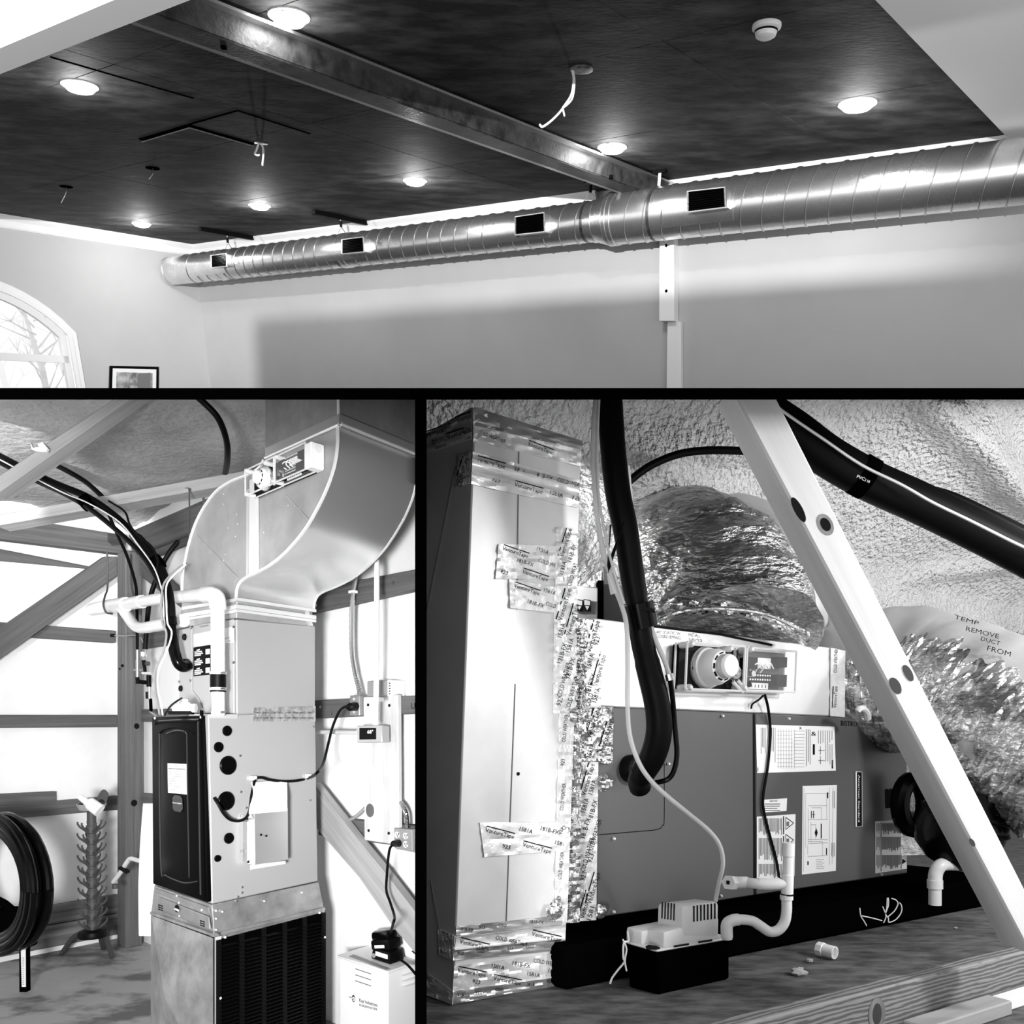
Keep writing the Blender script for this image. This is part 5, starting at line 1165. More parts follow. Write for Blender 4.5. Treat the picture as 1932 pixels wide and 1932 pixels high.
# vertical tape on the corner towards the handler
tape(TF, ((1050, 994), (1091, 998), (1089, 1110), (1048, 1110)), words=WORDS, rows=2, ang=.3, hpx=8, step=60, seed=12, amp=.006, nu=12, nv=26)
tape(TF, ((1047, 1108), (1090, 1112), (1086, 1346), (1044, 1346)), words=WORDS, rows=2, ang=.28, hpx=9, step=62, seed=13, amp=.005, nu=14, nv=44)
tape(TF, ((1056, 1346), (1084, 1346), (1070, 1740), (1046, 1740)), words=('COLD WEATHER', '923'), rows=1, ang=.1, hpx=7, step=80, seed=14, amp=.005, nu=12, nv=60)
CT = HF.off(.05)
tape(HF.off(.09), ((1086, 1165), (1108, 1168), (1106, 1345), (1084, 1345)), words=('COLD WEATHER', '181B-FX'), rows=1, ang=.1, hpx=7, step=74, seed=31, amp=.006, nu=10, nv=44, m='foil')
tape(HF, ((1104, 1168), (1139, 1172), (1134, 1335), (1102, 1335)), words=WORDS, rows=2, ang=.28, hpx=9, step=60, seed=32, amp=.005, nu=12, nv=40, front=.03)
tape(HF, ((1095, 1330), (1158, 1334), (1156, 1440), (1094, 1440)), words=('VentureTape', '1581A'), rows=2, ang=.3, hpx=9, step=66, seed=33, amp=.008, front=.02, nu=16, nv=24, m='foil')
tape(HF, ((1094, 1438), (1129, 1438), (1125, 1736), (1090, 1738)), words=WORDS, rows=2, ang=.28, hpx=9, step=62, seed=34, amp=.005, front=.02, nu=12, nv=50)
tape(HF.off(.06), ((1070, 1346), (1098, 1346), (1094, 1740), (1066, 1742)), words=('COLD WEATHER',), rows=1, ang=.05, hpx=6, step=80, seed=35, amp=.007, front=.02, nu=10, nv=60, m='foil')
for i, (u, v, r_) in enumerate(((1140, 1478, 15), (1133, 1720, 12), (1046, 1718, 16), (1085, 1350, 14))):
    c = HF.off(.11 if i > 1 else .04).hit(u, v); rr = px_size(c, r_); mb = MB()
    mb.grid(lambda x, y: c + (V((math.cos(6.283 * x) * math.sin(3.1416 * y), math.sin(6.283 * x) * math.sin(3.1416 * y) * .5, math.cos(3.1416 * y))) * rr * (1 + .35 * mnoise.noise(V((math.cos(6.283 * x) * 2, math.sin(6.283 * x) * 2, y * 6 + i))))), 18, 12)
    obj('tape_wad', mb, 'foil', tk, ang=12)

# ---- air handler
ah = thing('air_handler', 'dark grey horizontal air handler covered with labels', 'air handler', HB)
hq = [HF.hit(*p) for p in ((1120, 1732), (1712, 1648), (1711, 1358), (1120, 1332))]; XB = DL * 0.55
obj('cabinet', MB().hexa([hq[0], hq[1], hq[1] + XB, hq[0] + XB, hq[3], hq[2], hq[2] + XB, hq[3] + XB]), 'handler_grey', ah, bevel=0.003)
obj('access_door', MB().slab(HF, [(1122, 1333), (1421, 1346), (1422, 1689), (1352, 1700), (1122, 1731)], 0.008, 0.008), 'handler_grey', ah, bevel=0.0025)
cp_ = obj('control_door', MB().slab(HF, [(1426, 1346), (1710, 1359), (1711, 1647), (1497, 1678), (1428, 1688)], 0.012, 0.012), 'handler_grey', ah, bevel=0.0025)
obj('panel_seam', MB().tube(ppath(HF, [(1253, 1440, .008), (1253, 1545, .008), (1250, 1557, .008), (1240, 1565, .008), (1200, 1569, .008), (1130, 1575, .008)]), 0.0012, 5), 'ink', ah)
DP = HF.off(.012)
def sheet(pts, m='paper', nm='label', par=cp_): return obj(nm, MB().slab(DP, pts, 0.0012, 0.001), m, par)
def lines(mb, x0, y0, x1, y1, n, th=.9, vert=False, var=True, seed=0):
    rr = random.Random(seed); q = DP.off(.0016)
    for i in range(n):
        if vert:
            x = x0 + (x1 - x0) * (i + .5) / n; b_ = y1 - (y1 - y0) * (rr.random() * .35 if var else 0); p = [(x - th / 2, y0), (x + th / 2, y0), (x + th / 2, b_), (x - th / 2, b_)]
        else:
            y = y0 + (y1 - y0) * (i + .5) / n; b_ = x1 - (x1 - x0) * (rr.random() * .35 if var else 0); p = [(x0, y - th / 2), (b_, y - th / 2), (b_, y + th / 2), (x0, y + th / 2)]
        mb.add([q.hit(*a) for a in p], [(0, 3, 2, 1)])
    return mb
l1_ = sheet([(1426, 1367), (1574.5, 1371), (1577, 1454), (1428.5, 1458.5)], nm='spec_label')
mb = MB(); lines(mb, 1435, 1373, 1445, 1425, 4, 1, True, seed=1); lines(mb, 1455, 1373, 1464, 1440, 3, 1, True, seed=2); lines(mb, 1466, 1376, 1496, 1450, 10, .5, False, False); lines(mb, 1466, 1376, 1496, 1450, 6, .5, True, False)
lines(mb, 1498, 1376, 1518, 1450, 12, .7, False, False); lines(mb, 1498, 1376, 1500, 1450, 1, .6, True, False); lines(mb, 1520, 1376, 1530, 1452, 3, 1.2, True, seed=3); lines(mb, 1542, 1378, 1572, 1405, 7, 1, True, seed=4); lines(mb, 1556, 1404, 1572, 1450, 4, 1, True, seed=6)
obj('label_print', mb, 'grey_print', l1_, stuff=True)
mb = MB(); lines(mb, 1533, 1404, 1538, 1424, 1, 4, True, False); lines(mb, 1569, 1434, 1572, 1450, 1, 3, True, False); lines(mb, 1547, 1408, 1549, 1424, 1, 1, True, False); lines(mb, 1544, 1415, 1556, 1417, 1, 1, False, False); lines(mb, 1547, 1427, 1549, 1442, 1, 1, True, False); lines(mb, 1544, 1434, 1556, 1436, 1, 1, False, False); lines(mb, 1429, 1448, 1431, 1456, 1, 1.2, True, False)
ptext(mb, DP.off(.0017), 'X', (1508, 1376), (1513, 1376), 5); ptext(mb, DP.off(.0017), '&', (1531, 1388), (1540, 1388), 8)
obj('label_marks', mb, 'ink', l1_, stuff=True)
l2_ = sheet([(1514.5, 1483), (1579, 1481), (1577, 1643), (1513, 1650)], nm='wiring_label')
mb = MB()
for x0, y0, x1, y1 in ((1520, 1497, 1565, 1497), (1520, 1497, 1520, 1600), (1565, 1486, 1565, 1632), (1525, 1520, 1560, 1520), (1525, 1525, 1525, 1590), (1531, 1524, 1550, 1524), (1550, 1524, 1550, 1546), (1560, 1497, 1560, 1546), (1525, 1546, 1562, 1546), (1530, 1551, 1530, 1590), (1539, 1556, 1539, 1584), (1530, 1556, 1540, 1556), (1524, 1584, 1562, 1584), (1524, 1588, 1552, 1588), (1524, 1592, 1562, 1590), (1524, 1594, 1524, 1612), (1524, 1616, 1562, 1614), (1572, 1486, 1570, 1630), (1517, 1486, 1516, 1645), (1552, 1588, 1552, 1616)):
    q = DP.off(.0016); a, b = q.hit(x0, y0), q.hit(x1, y1); d = (b - a).normalized(); s_ = HF.n.cross(d) * .0006; mb.add([a - s_, b - s_, b + s_, a + s_], [(0, 1, 2, 3)])
lines(mb, 1540, 1620, 1556, 1640, 6, .8, False, seed=8); lines(mb, 1570, 1492, 1576, 1530, 2, 1.2, True, seed=9); lines(mb, 1568, 1590, 1576, 1622, 3, 1, True, seed=10)
obj('label_print', mb, 'grey_print', l2_, stuff=True)
mb = MB(); lines(mb, 1529, 1530, 1537, 1544, 2, 1.6, True, False); lines(mb, 1531, 1536, 1538, 1538, 1, 1, False, False); lines(mb, 1548, 1554, 1551, 1582, 1, 2, True, False); lines(mb, 1560, 1495, 1563, 1506, 1, 2.4, True, False); lines(mb, 1558, 1600, 1561, 1613, 1, 2, True, False); lines(mb, 1523, 1625, 1526, 1632, 1, 2.4, True, False)
q = DP.off(.0017); mb.add([q.hit(*p) for p in ((1540, 1562), (1543, 1571), (1540, 1580), (1537, 1571))], [(0, 3, 2, 1)])
obj('label_marks', mb, 'ink', l2_, stuff=True)
l3_ = sheet([(1441, 1509), (1485, 1506), (1484, 1530), (1440, 1533)], nm='notice_label')
mb = MB(); ptext(mb, DP.off(.0016), 'NOTICE', (1453, 1513), (1467, 1512.4), 3.2); lines(mb, 1443, 1515, 1478, 1531, 4, 1.3, seed=11); obj('label_print', mb, 'ink', l3_, stuff=True)
l4_ = sheet([(1428, 1541), (1501, 1536), (1499, 1652), (1428, 1662)], nm='warning_label')
mb = MB()
for y0, y1, sd in ((1544, 1576, 12), (1581, 1625, 13), (1630, 1655, 14)): lines(mb, 1431, y0, 1476, y1, 17, 1.5, True, seed=sd)
obj('label_print', mb, 'grey_print', l4_, stuff=True)
mb = MB(); lines(mb, 1477, 1540, 1480, 1574, 1, 2, True, False); lines(mb, 1477, 1577, 1480, 1650, 1, 2, True, False)
q = DP.off(.0017)
for v in (1542, 1574):
    for a, b in (((1482.5, v), (1497.5, v + 11)), ((1497.5, v + 11), (1482.5, v + 23)), ((1482.5, v + 23), (1482.5, v))): 
        A, B_ = q.hit(*a), q.hit(*b); d = (B_ - A).normalized(); s_ = HF.n.cross(d) * .0012; mb.add([A - s_, B_ - s_, B_ + s_, A + s_], [(0, 1, 2, 3)])
    lines(mb, 1484, v + 8, 1489, v + 17, 3, 1.2, True, False)
obj('label_marks', mb, 'ink', l4_, stuff=True)
l5_ = sheet([(1651.5, 1550), (1710.5, 1545), (1711, 1639), (1651.5, 1648)], nm='caution_label')
mb = MB()
for y0, y1, sd in ((1553, 1574, 15), (1579, 1607, 16), (1613, 1640, 17)): lines(mb, 1664, y0, 1699, y1, 16, 1.8, True, seed=sd); lines(mb, 1653, y0, 1661, y1, 4, 1, True, seed=sd + 9)
obj('label_print', mb, 'grey_print', l5_, stuff=True)
mb = MB(); lines(mb, 1661.5, 1551, 1663, 1644, 1, 1.2, True, False); lines(mb, 1699.5, 1548, 1701, 1640, 1, 1.2, True, False)
q = DP.off(.0017); c = q.hit(1706, 1555); k_ = px_size(c, 3.6); mb.prism([c + DR * k_ * math.cos(g) + ZUP * k_ * 1.3 * math.sin(g) for g in [6.283 * i / 12 for i in range(12)]], HF.n * .0003)
for v in (1572, 1597, 1620): mb.add([q.hit(*p) for p in ((1702, v), (1710, v + 5), (1702, v + 11))], [(0, 2, 1)])
obj('label_marks', mb, 'ink', l5_, stuff=True)
bg = obj('badge', MB().slab(DP, [(1615.5, 1455), (1627.5, 1455.5), (1628, 1560), (1615.5, 1561)], 0.005, 0.005), 'bright_metal', cp_, bevel=0.002)
obj('badge_field', MB().slab(DP, [(1617, 1456.5), (1626, 1457), (1626.5, 1558.5), (1617, 1559.5)], 0.0055, 0.001), 'ink', bg)
mb = MB(); q = DP.off(.0062); a, b = q.hit(1619.2, 1462), q.hit(1619.2, 1551); text_at(mb, 'American Standard', a, b - a, DR * px_size(a, 5.6)); obj('badge_print', mb, 'paper', bg)
obj('cutout', MB().slab(DP, [(1670, 1490), (1673, 1488), (1677, 1490), (1681, 1487.5), (1686, 1490), (1684.5, 1524), (1671, 1525)], 0.001, 0.002), 'ink', cp_)
mb = MB(); q = DP.off(.001); ptext(mb, q, 'BISTRO', (1587, 1369), (1617.5, 1370.5), 9.5); ptext(mb, q, '#', (1628, 1368), (1636, 1368), 8); ptext(mb, q, '2', (1643, 1371), (1649, 1371), 9); obj('handwriting', mb, 'ink', cp_)
for u, v in ((1363, 1351), (1488, 1356), (1660, 1364), (1261, 1441), (1158, 1582), (1158, 1720), (1360, 1690), (1662, 1650)):
    q = HF.off(.012).hit(u, v); obj('screw', MB().disc(q, HF.n, 0.0045, 0.005, 10, .003), 'bright_metal', ah)
# ---- plenum on the handler
pn = thing('plenum_box', 'bright metal plenum box on the air handler with marker notes', 'plenum', HF.hit(1130, 1333))
obj('body', MB().prism([HF.off(.006).hit(*p) for p in ((1120, 1166), (1230, 1180), (1568, 1222), (1568, 1351), (1120, 1332))], DL * 0.5), 'plenum_white', pn, bevel=0.003)
obj('top_flange', MB().tube([HF.off(.008).hit(1222, 1180), HF.off(.008).hit(1360, 1197), HF.off(.008).hit(1456, 1217)], 0.0035, 6), 'ink', pn)
tape(HF, ((1568, 1222), (1595, 1228), (1594, 1353), (1567, 1351)), words=('COLD WEATHER', 'VentureTape'), rows=1, ang=.05, hpx=6, step=70, seed=40, front=.012, nu=8, nv=26, parent=pn)
mb = MB(); q = HF.off(.0075)
for s_, a, b, h in (('.43" STATIC W/', (1238, 1195), (1286, 1198.5), 6), ('CLOSED BYPASS', (1236, 1202), (1285, 1206.5), 6), ('INSTALL', (1299, 1200), (1322, 1203), 6.5), ('10/23', (1301, 1212), (1325, 1215), 9)): ptext(mb, q, s_, a, b, h)
obj('handwriting', mb, 'ink', pn)
a, b, c = HF.off(.01).hit(1264, 1302), HF.off(.01).hit(1470, 1309), HF.off(.01).hit(1268, 1215)
duct_detector(Pl(a, HF.n), 'clear covered duct smoke detector with a bright round sensor on the plenum box', a, (b - a).normalized(), (c - a).normalized(), (b - a).length, (c - a).length, None, a, True)
dc = thing('detector_cable', 'thin black cable from the detector down over the grey door', 'cable', HF.off(.03).hit(1470, 1655))
obj('cable', MB().tube(ppath(HF, [(1443, 1311, .04), (1449, 1335, .03), (1453, 1370, .02), (1452, 1410, .02), (1448, 1450, .02), (1440, 1500, .02), (1441, 1530, .02), (1452, 1575, .02), (1464, 1620, .02), (1470, 1657, .03)]), 0.0042, 8), 'black_rubber', dc)
obj('stub', MB().tube(ppath(HF, [(1440, 1312, .04), (1432, 1320, .03), (1420, 1328, .02), (1417, 1337, .015)]), 0.003, 6), 'black_rubber', dc)

# ---- foil wrapped flexible ducts
def wrapped(pts, rads, amp, freq, seg=44, n=8):
    ax = smooth_path([at_y(*p) for p in pts], n); m = len(ax); mb = MB(); prev = None; k = 0
    for i in range(m):
        t = (ax[min(i + 1, m - 1)] - ax[max(i - 1, 0)]).normalized(); f = i / (m - 1) * (len(rads) - 1); j = min(int(f), len(rads) - 2); r_ = rads[j] + (rads[j + 1] - rads[j]) * (f - j)
        a = t.cross(V((0, 1, 0))) if prev is None else prev - t * prev.dot(t); a.normalize(); prev = a; b = t.cross(a)
        for s in range(seg):
            g = 2 * math.pi * s / seg; d = a * math.cos(g) + b * math.sin(g); p = ax[i] + d * r_
            h = amp * mnoise.noise(p * freq) + amp * .7 * mnoise.noise(V((s * .35, i * .55, 3.0))) + amp * .35 * math.sin(i * 1.3 + 2 * mnoise.noise(p * 6))
            mb.v.append(p + d * h)
    for i in range(m - 1):
        for s in range(seg): s2 = (s + 1) % seg; mb.f.append((i * seg + s, i * seg + s2, (i + 1) * seg + s2, (i + 1) * seg + s))
    mb.f.append(tuple(range(seg))[::-1]); mb.f.append(tuple((m - 1) * seg + s for s in range(seg)))
    return mb
fd = thing('flexible_duct', 'crinkled foil flexible duct bulging up behind the plenum box', 'duct', at_y(1370, 1190, 2.5))
obj('wrap', wrapped([(1390, 1215, 2.42), (1372, 1150, 2.5), (1335, 1085, 2.62), (1270, 1040, 2.85), (1190, 1015, 3.15)], [.255, .262, .25, .235, .2], .016, 9), 'foil_wrap', fd, ang=18)
obj('sleeve', MB().shell(lambda x, y: at_y(1210 + 22 * math.sin(3 * x), 0, 1) * 0 + at_y(1228 + 300 * x, 1176 - 28 * math.sin(3.1 * x) + 46 * x * x - 26 * y + 6 * mnoise.noise(V((x * 14, y * 3, 5))), 2.28 - .10 * math.sin(3.14 * x) + .05 * y + .02 * mnoise.noise(V((x * 22, y * 5, 7)))), 50, 10, V((0, .01, 0))), 'foil', fd, ang=12)
obj('draw_band', MB().tube(wpath([(1228, 1176, 2.2), (1290, 1152, 2.17), (1370, 1148, 2.16), (1450, 1160, 2.18), (1525, 1196, 2.22)]), 0.006, 8), 'foil', fd)
obj('vapour_jacket', wrapped([(1440, 1200, 2.72), (1425, 1120, 2.8), (1370, 1055, 2.95), (1320, 1030, 3.1)], [.2, .25, .24, .2], .012, 6), 'vapour_wrap', fd, ang=40)
f2 = thing('flexible_duct', 'grey wrapped flexible duct with marker writing curving past the timber brace', 'duct', at_y(1700, 1350, 2.6))
obj('wrap', wrapped([(1560, 1275, 2.85), (1640, 1275, 2.72), (1740, 1285, 2.6), (1840, 1330, 2.45), (1960, 1400, 2.3), (2060, 1470, 2.2)], [.215, .225, .232, .235, .235, .23], .010, 6), 'vapour_wrap', f2, ang=40)
fax = wpath([(1640, 1275, 2.72), (1740, 1285, 2.6), (1840, 1330, 2.45), (1960, 1400, 2.3), (2060, 1470, 2.2)], 10)
def foilpt(x, y):
    f = x * (len(fax) - 1); i_ = min(int(f), len(fax) - 2); c = fax[i_].lerp(fax[i_ + 1], f - i_); t = (fax[i_ + 1] - fax[i_]).normalized()
    a = V((0, -1, 0)); a = (a - t * a.dot(t)).normalized(); b = t.cross(a); b = b if b.z > 0 else -b
    g = .06 + .30 * mnoise.noise(V((x * 26, 0, 1))) - 1.8 * y
    return c + (a * math.cos(g) + b * math.sin(g)) * (.246 + .010 * mnoise.noise(V((x * 14, y * 9, 2))) + .008 * mnoise.noise(V((x * 50, y * 7, 4))) + .004 * mnoise.noise(V((x * 110, y * 16, 5))))
obj('foil_skin', MB().shell(foilpt, 130, 40, V((0, .003, 0))), 'foil_wrap2', f2, ang=12)
f2p = Pl(at_y(1850, 1210, 2.22), (0, -1, .12)); mb = MB()
for s_, a, b, h in (('TEMP', (1800, 1167), (1846, 1180), 8), ('REMOVE', (1822, 1190), (1884, 1205), 9), ('DUCT', (1850, 1208), (1886, 1218), 8), ('FROM', (1862, 1227), (1906, 1239), 10)):
    ptext(mb, f2p, s_, a, b, h)
obj('handwriting', mb, 'ink', f2)
solo('copper_stub', 'short pale pipe bend above the air handler behind the timber brace', 'pipe', MB().tube(wpath([(1618, 1342, 2.35), (1622, 1337, 2.35), (1630, 1337, 2.36), (1636, 1345, 2.38), (1638, 1356, 2.4)]), 0.009, 8), 'pvc_grey')
# ---- black vessel and elbow beyond the handler
bv = thing('black_canister', 'glossy round black canister behind the timber brace', 'canister', onfl(at_y(1815, 1640, 2.45)))
c = at_y(1815, 1557, 2.35)
obj('body', MB().lathe(c - ZUP * .0, (ZUP + V((.3, -.3, 0))).normalized(), [(.001, -.125), (.06, -.12), (.10, -.09), (.118, -.04), (.12, 0), (.112, .06), (.095, .09), (.09, .12), (.001, .12)], 30), 'black_gloss', bv)
for h in (.02, .06): obj('rim', MB().lathe(c, (ZUP + V((.3, -.3, 0))).normalized(), [(.12, h - .006), (.126, h), (.12, h + .006)], 30), 'black_rubber', bv)
solo('black_collar', 'black ring shaped duct collar at the far end of the handler', 'collar', MB().tube([at_y(1722 + 24 * math.cos(g), 1518 + 46 * math.sin(g), 2.62) for g in [2 * math.pi * i / 24 for i in range(25)]], .03, 10, caps=False), 'black_gloss')
mb = MB().slab(Pl((0, 2.7, 0), (0, -1, 0)), [(1700, 1566), (1770, 1572), (1770, 1612), (1700, 1614)], 0, .05)
solo('foil_board', 'pale foil faced strip low behind the end of the handler', 'insulation', mb, 'foil_tape')
el = thing('pipe_elbow', 'pale pipe elbow turning down from the black canister', 'pipe', onfl(at_y(1764, 1700, 2.3)))
obj('elbow', MB().tube(wpath([(1815, 1632, 2.35), (1795, 1630, 2.32), (1776, 1632, 2.3), (1766, 1646, 2.3), (1764, 1668, 2.3)]), .019, 14), 'pvc_grey', el); obj('socket', MB().tube([at_y(1764, 1660, 2.3), at_y(1764, 1676, 2.3)], .0215, 14), 'pvc_grey', el); obj('tail', MB().tube([at_y(1764, 1674, 2.3), at_y(1764, 1707, 2.3)], .0175, 14), 'pvc_grey', el)
# ---- black drain pan under the handler
dpn = thing('drain_pan', 'deep black drain pan and mat under the air handler', 'pan', onfl(HF.off(.10).hit(1300, 1860)))
pq = [HF.off(.06).hit(1070, 1754), HF.off(.02).hit(1726, 1652)]
pf = HF.off(.14)
a, b = pf.hit(1068, 1760), pf.hit(1900, 1655); a0, b0 = onfl(a), onfl(b)
A1, B1 = HF.hit(1100, 1735) , HF.hit(1735, 1648)
obj('front', MB().hexa([a0, b0, b0 + DL * .55, a0 + DL * .55, onfl(a) + ZUP * (.10), onfl(b) + ZUP * .10, onfl(b) + ZUP * .10 + DL * .55, onfl(a) + ZUP * .10 + DL * .55]), 'black_matte', dpn, bevel=.01)
ku = HF.hit(1090, 1738); kv = HF.hit(1714, 1650)
kd = DL * .04; obj('riser', MB().hexa([onfl(ku) + kd, onfl(kv) + kd, onfl(kv) + DL * .5, onfl(ku) + DL * .5, ku + kd - ZUP * .002, kv + kd - ZUP * .002, kv + DL * .5 - ZUP * .002, ku + DL * .5 - ZUP * .002]), 'black_matte', dpn)
# ---- condensate pump
pcn = ray(1240, 1796) * 1.74; PS, PF_ = face_plane(pcn, DR, ZUP), face_plane(pcn, DL, ZUP)
pm = thing('condensate_pump', 'beige condensate pump with slotted cover on a black tank', 'pump', onfl(pcn))
def pbox(nm, N0, N1, R0, R1, L0, L1, m, front=0, side=0, **k):
    fs, ff = PS.off(-front), PF_.off(-side)
    n0 = fs.hit(*N0); ff = face_plane(n0, DL, ZUP); n1, r0, r1, l0, l1 = fs.hit(*N1), fs.hit(*R0), fs.hit(*R1), ff.hit(*L0), ff.hit(*L1)
    return obj(nm, MB().hexa([n0, r0, r0 + l0 - n0, l0, n1, r1, r1 + l1 - n1, l1]), m, pm, **k)
n0, r0, l0 = PS.hit(1243, 1794), PS.hit(1378, 1771), PF_.hit(1184, 1778)
obj('tank', MB().hexa([onfl(n0), onfl(r0), onfl(r0 + l0 - n0), onfl(l0), n0, r0, r0 + l0 - n0, l0]), 'black_matte', pm, bevel=.006)
pbox('flange', (1240, 1797), (1240, 1792), (1383, 1772), (1383, 1768), (1180, 1780), (1180, 1776), 'pump_beige', bevel=.003)
pbox('deck', (1252, 1790), (1253, 1758), (1357, 1772), (1358, 1728), (1212, 1780), (1214, 1752), 'pump_beige', front=.006, bevel=.008, seg=2)
pbox('deck_end', (1210, 1784), (1211, 1757), (1300, 1770), (1300, 1740), (1180, 1776), (1181, 1748), 'pump_beige', front=.05, bevel=.006, seg=2)
tw = pbox('motor_cover', (1287, 1770), (1287, 1708), (1357, 1770), (1358, 1700), (1237, 1755), (1239, 1703), 'pump_beige', front=.004, bevel=.010, seg=2)
fs = PS.off(-.004 + .0006)
for i in range(7): u = 1309.5 + i * 6.6; obj('cooling_slot', MB().slab(fs, [(u - 1.2, 1709 - i * .8), (u + 1.2, 1709 - i * .8), (u + 1.2, 1739 - i * .9), (u - 1.2, 1739 - i * .9)], .0006, .001), 'ink', tw)
fl_ = face_plane(PS.off(-.004).hit(1287, 1740), DL, ZUP)
for i in range(5): u = 1249.5 + i * 5.6; obj('cooling_slot', MB().slab(fl_, [(u - 1.1, 1702 + i * .7), (u + 1.1, 1702 + i * .7), (u + .2, 1733 + i * 1.0), (u - 2, 1733 + i * .9)], .0008, .001), 'ink', tw)
for p in ([(1272, 1784), (1300, 1779.5), (1300, 1783), (1272, 1787.5)], [(1318, 1776), (1344, 1772), (1344, 1775.5), (1318, 1779.5)]): obj('flange_slot', MB().slab(PS, p, .0012, .001), 'ink', pm)
obj('float_port', MB().slab(PS, [(1220, 1786), (1226, 1783), (1240, 1785), (1246, 1788), (1244, 1792), (1222, 1792)], -.002, .004), 'ink', pm)
obj('pump_wire', MB().tube(wpath([(1184, 1758, 1.76), (1186, 1775, 1.73), (1177, 1779, 1.72), (1176, 1806, 1.72), (1178, 1815, 1.72), (1166, 1830, 1.72), (1155, 1845, 1.72), (1151, 1856, 1.72)]), .0022, 6), 'clear_tube', pm)
obj('pump_wire', MB().tube(wpath([(1175, 1772, 1.72), (1182, 1790, 1.72), (1179, 1812, 1.72), (1182, 1832, 1.72)]), .002, 6), 'clear_tube', pm)
# ---- white trap
yt = 1.80
tr_ = thing('drain_trap', 'white plastic drain trap looping from the handler to the pump', 'pipe', PS.hit(1371, 1770))
T = lambda nm, pts, r_, n=4: obj(nm, MB().tube(wpath([(u, v, yt + (.0 if len(p) < 3 else p[2])) for p in pts for u, v in [p[:2]]], n), r_, 16), 'pvc', tr_)
T('trap', [(1372, 1772), (1371, 1752), (1374, 1741), (1384, 1736), (1400, 1735), (1420, 1738), (1436, 1748), (1452, 1758), (1468, 1755), (1480, 1740), (1484, 1718), (1484, 1692)], .0116)
T('elbow', [(1371.5, 1768), (1371, 1750), (1374, 1741), (1384, 1736), (1394, 1735)], .0135); T('collar', [(1484, 1697), (1484, 1688)], .0145)
T('tee', [(1485, 1686), (1486, 1650)], .0135); T('standpipe', [(1486, 1660), (1488, 1598)], .0118); T('cap', [(1487, 1615), (1488, 1590)], .0138)
T('arm', [(1480, 1667), (1452, 1668), (1425, 1667), (1402, 1664, .03)], .0118); T('arm_elbow', [(1470, 1667), (1448, 1668), (1430, 1667)], .0135)
obj('tee_joint', MB().tube([at_y(1485, 1689, yt), at_y(1485, 1686, yt)], .0148, 16), 'ink', tr_)
a, b = at_y(1408, 1665, yt + .02), at_y(1380, 1665, yt - .0); obj('union', MB().tube([a, b], .0135, 14), 'pvc_grey', tr_); obj('union_nut', MB().tube([at_y(1384, 1665, yt - .01), at_y(1374, 1665, yt - .03)], .0165, 6), 'pvc', tr_); q = at_y(1373.5, 1665, yt - .031); obj('plug_recess', MB().cbox(q, (-.001, -.002, 0), (.006, -.004, 0), (0, 0, .008)), 'ink', tr_)
# ---- line set, tubes and clamp
lsx = thing('line_set', 'fat black insulated line set dropping past the plenum box', 'hose', HF.off(.06).hit(1190, 1455))
mp_ = [(1150, 735, 1.72), (1156, 840, 1.72), (1166, 930, 1.72), (1180, 1000, 1.72), (1192, 1080, 1.73), (1204, 1150, 1.74), (1212, 1210, 1.75), (1226, 1270, 1.77), (1240, 1330, 1.78), (1243, 1380, 1.79), (1232, 1425, 1.81), (1212, 1458, 1.84)]
P_ = wpath(mp_, 6); rd = [.0285] * len(P_)
for i in range(len(P_)): 
    f = i / (len(P_) - 1); rd[i] = .027 + .001 * math.sin(9 * f) - (.004 * math.exp(-((f - .46) / .04) ** 2)) + (.002 if f > .6 else 0)
obj('suction_line', MB().tube(P_, rd, 16), 'black_rubber', lsx)
obj('elbow', MB().tube(wpath([(1222, 1440, 1.82), (1210, 1462, 1.84), (1205, 1474, 1.87), (1208, 1486, 1.89)]), .026, 14), 'black_rubber', lsx)
q = HF.off(.01).hit(1188, 1450); obj('seal', MB().lathe(q, HF.n, [(.036, 0), (.036, .02), (.03, .03), (.001, .03)], 20), 'black_rubber', lsx)
obj('tear_flap', MB().tube([at_y(1178, 985, 1.69), at_y(1146, 1075, 1.70), at_y(1152, 990, 1.69)], [.002, .010, .002], 6), 'black_rubber', lsx)
obj('strap', MB().tube([at_y(1203, 1138, 1.73), at_y(1212, 1184, 1.74)], .0335, 14), 'black_gloss', lsx); obj('strap_tail', MB().cbox(at_y(1222, 1150, 1.70), (.03, 0, -.006), (0, .004, 0), (0, 0, .008)), 'black_gloss', lsx)
obj('foil_corner', MB().tube([at_y(1146, 1082, 1.69), at_y(1158, 1120, 1.70)], [.002, .008], 5), 'pvc_grey', lsx)
solo('drain_tube', 'clear drain tube hanging beside the fat black line set to the pump', 'tube', MB().tube(wpath([(1126, 735, 1.70), (1121, 790, 1.70), (1119, 860, 1.70), (1124, 950, 1.70), (1136, 1030, 1.70), (1155, 1095, 1.70), (1172, 1140, 1.70), (1182, 1180, 1.70), (1184, 1250, 1.71), (1184, 1330, 1.72), (1189, 1390, 1.73), (1206, 1440, 1.74), (1230, 1475, 1.76), (1262, 1505, 1.78), (1300, 1536, 1.8), (1338, 1568, 1.82), (1358, 1596, 1.83), (1364, 1630, 1.84), (1356, 1668, 1.85), (1350, 1700, 1.86)]), .0052, 8), 'clear_tube')
solo('drain_tube', 'second clear tube curling from the ceiling in front of the taped trunk', 'tube', MB().tube(wpath([(1131, 735, 1.69), (1128, 800, 1.69), (1127, 860, 1.69), (1130, 940, 1.69), (1144, 1020, 1.69), (1160, 1085, 1.69), (1178, 1140, 1.69)]), .003, 8), 'pvc_grey')
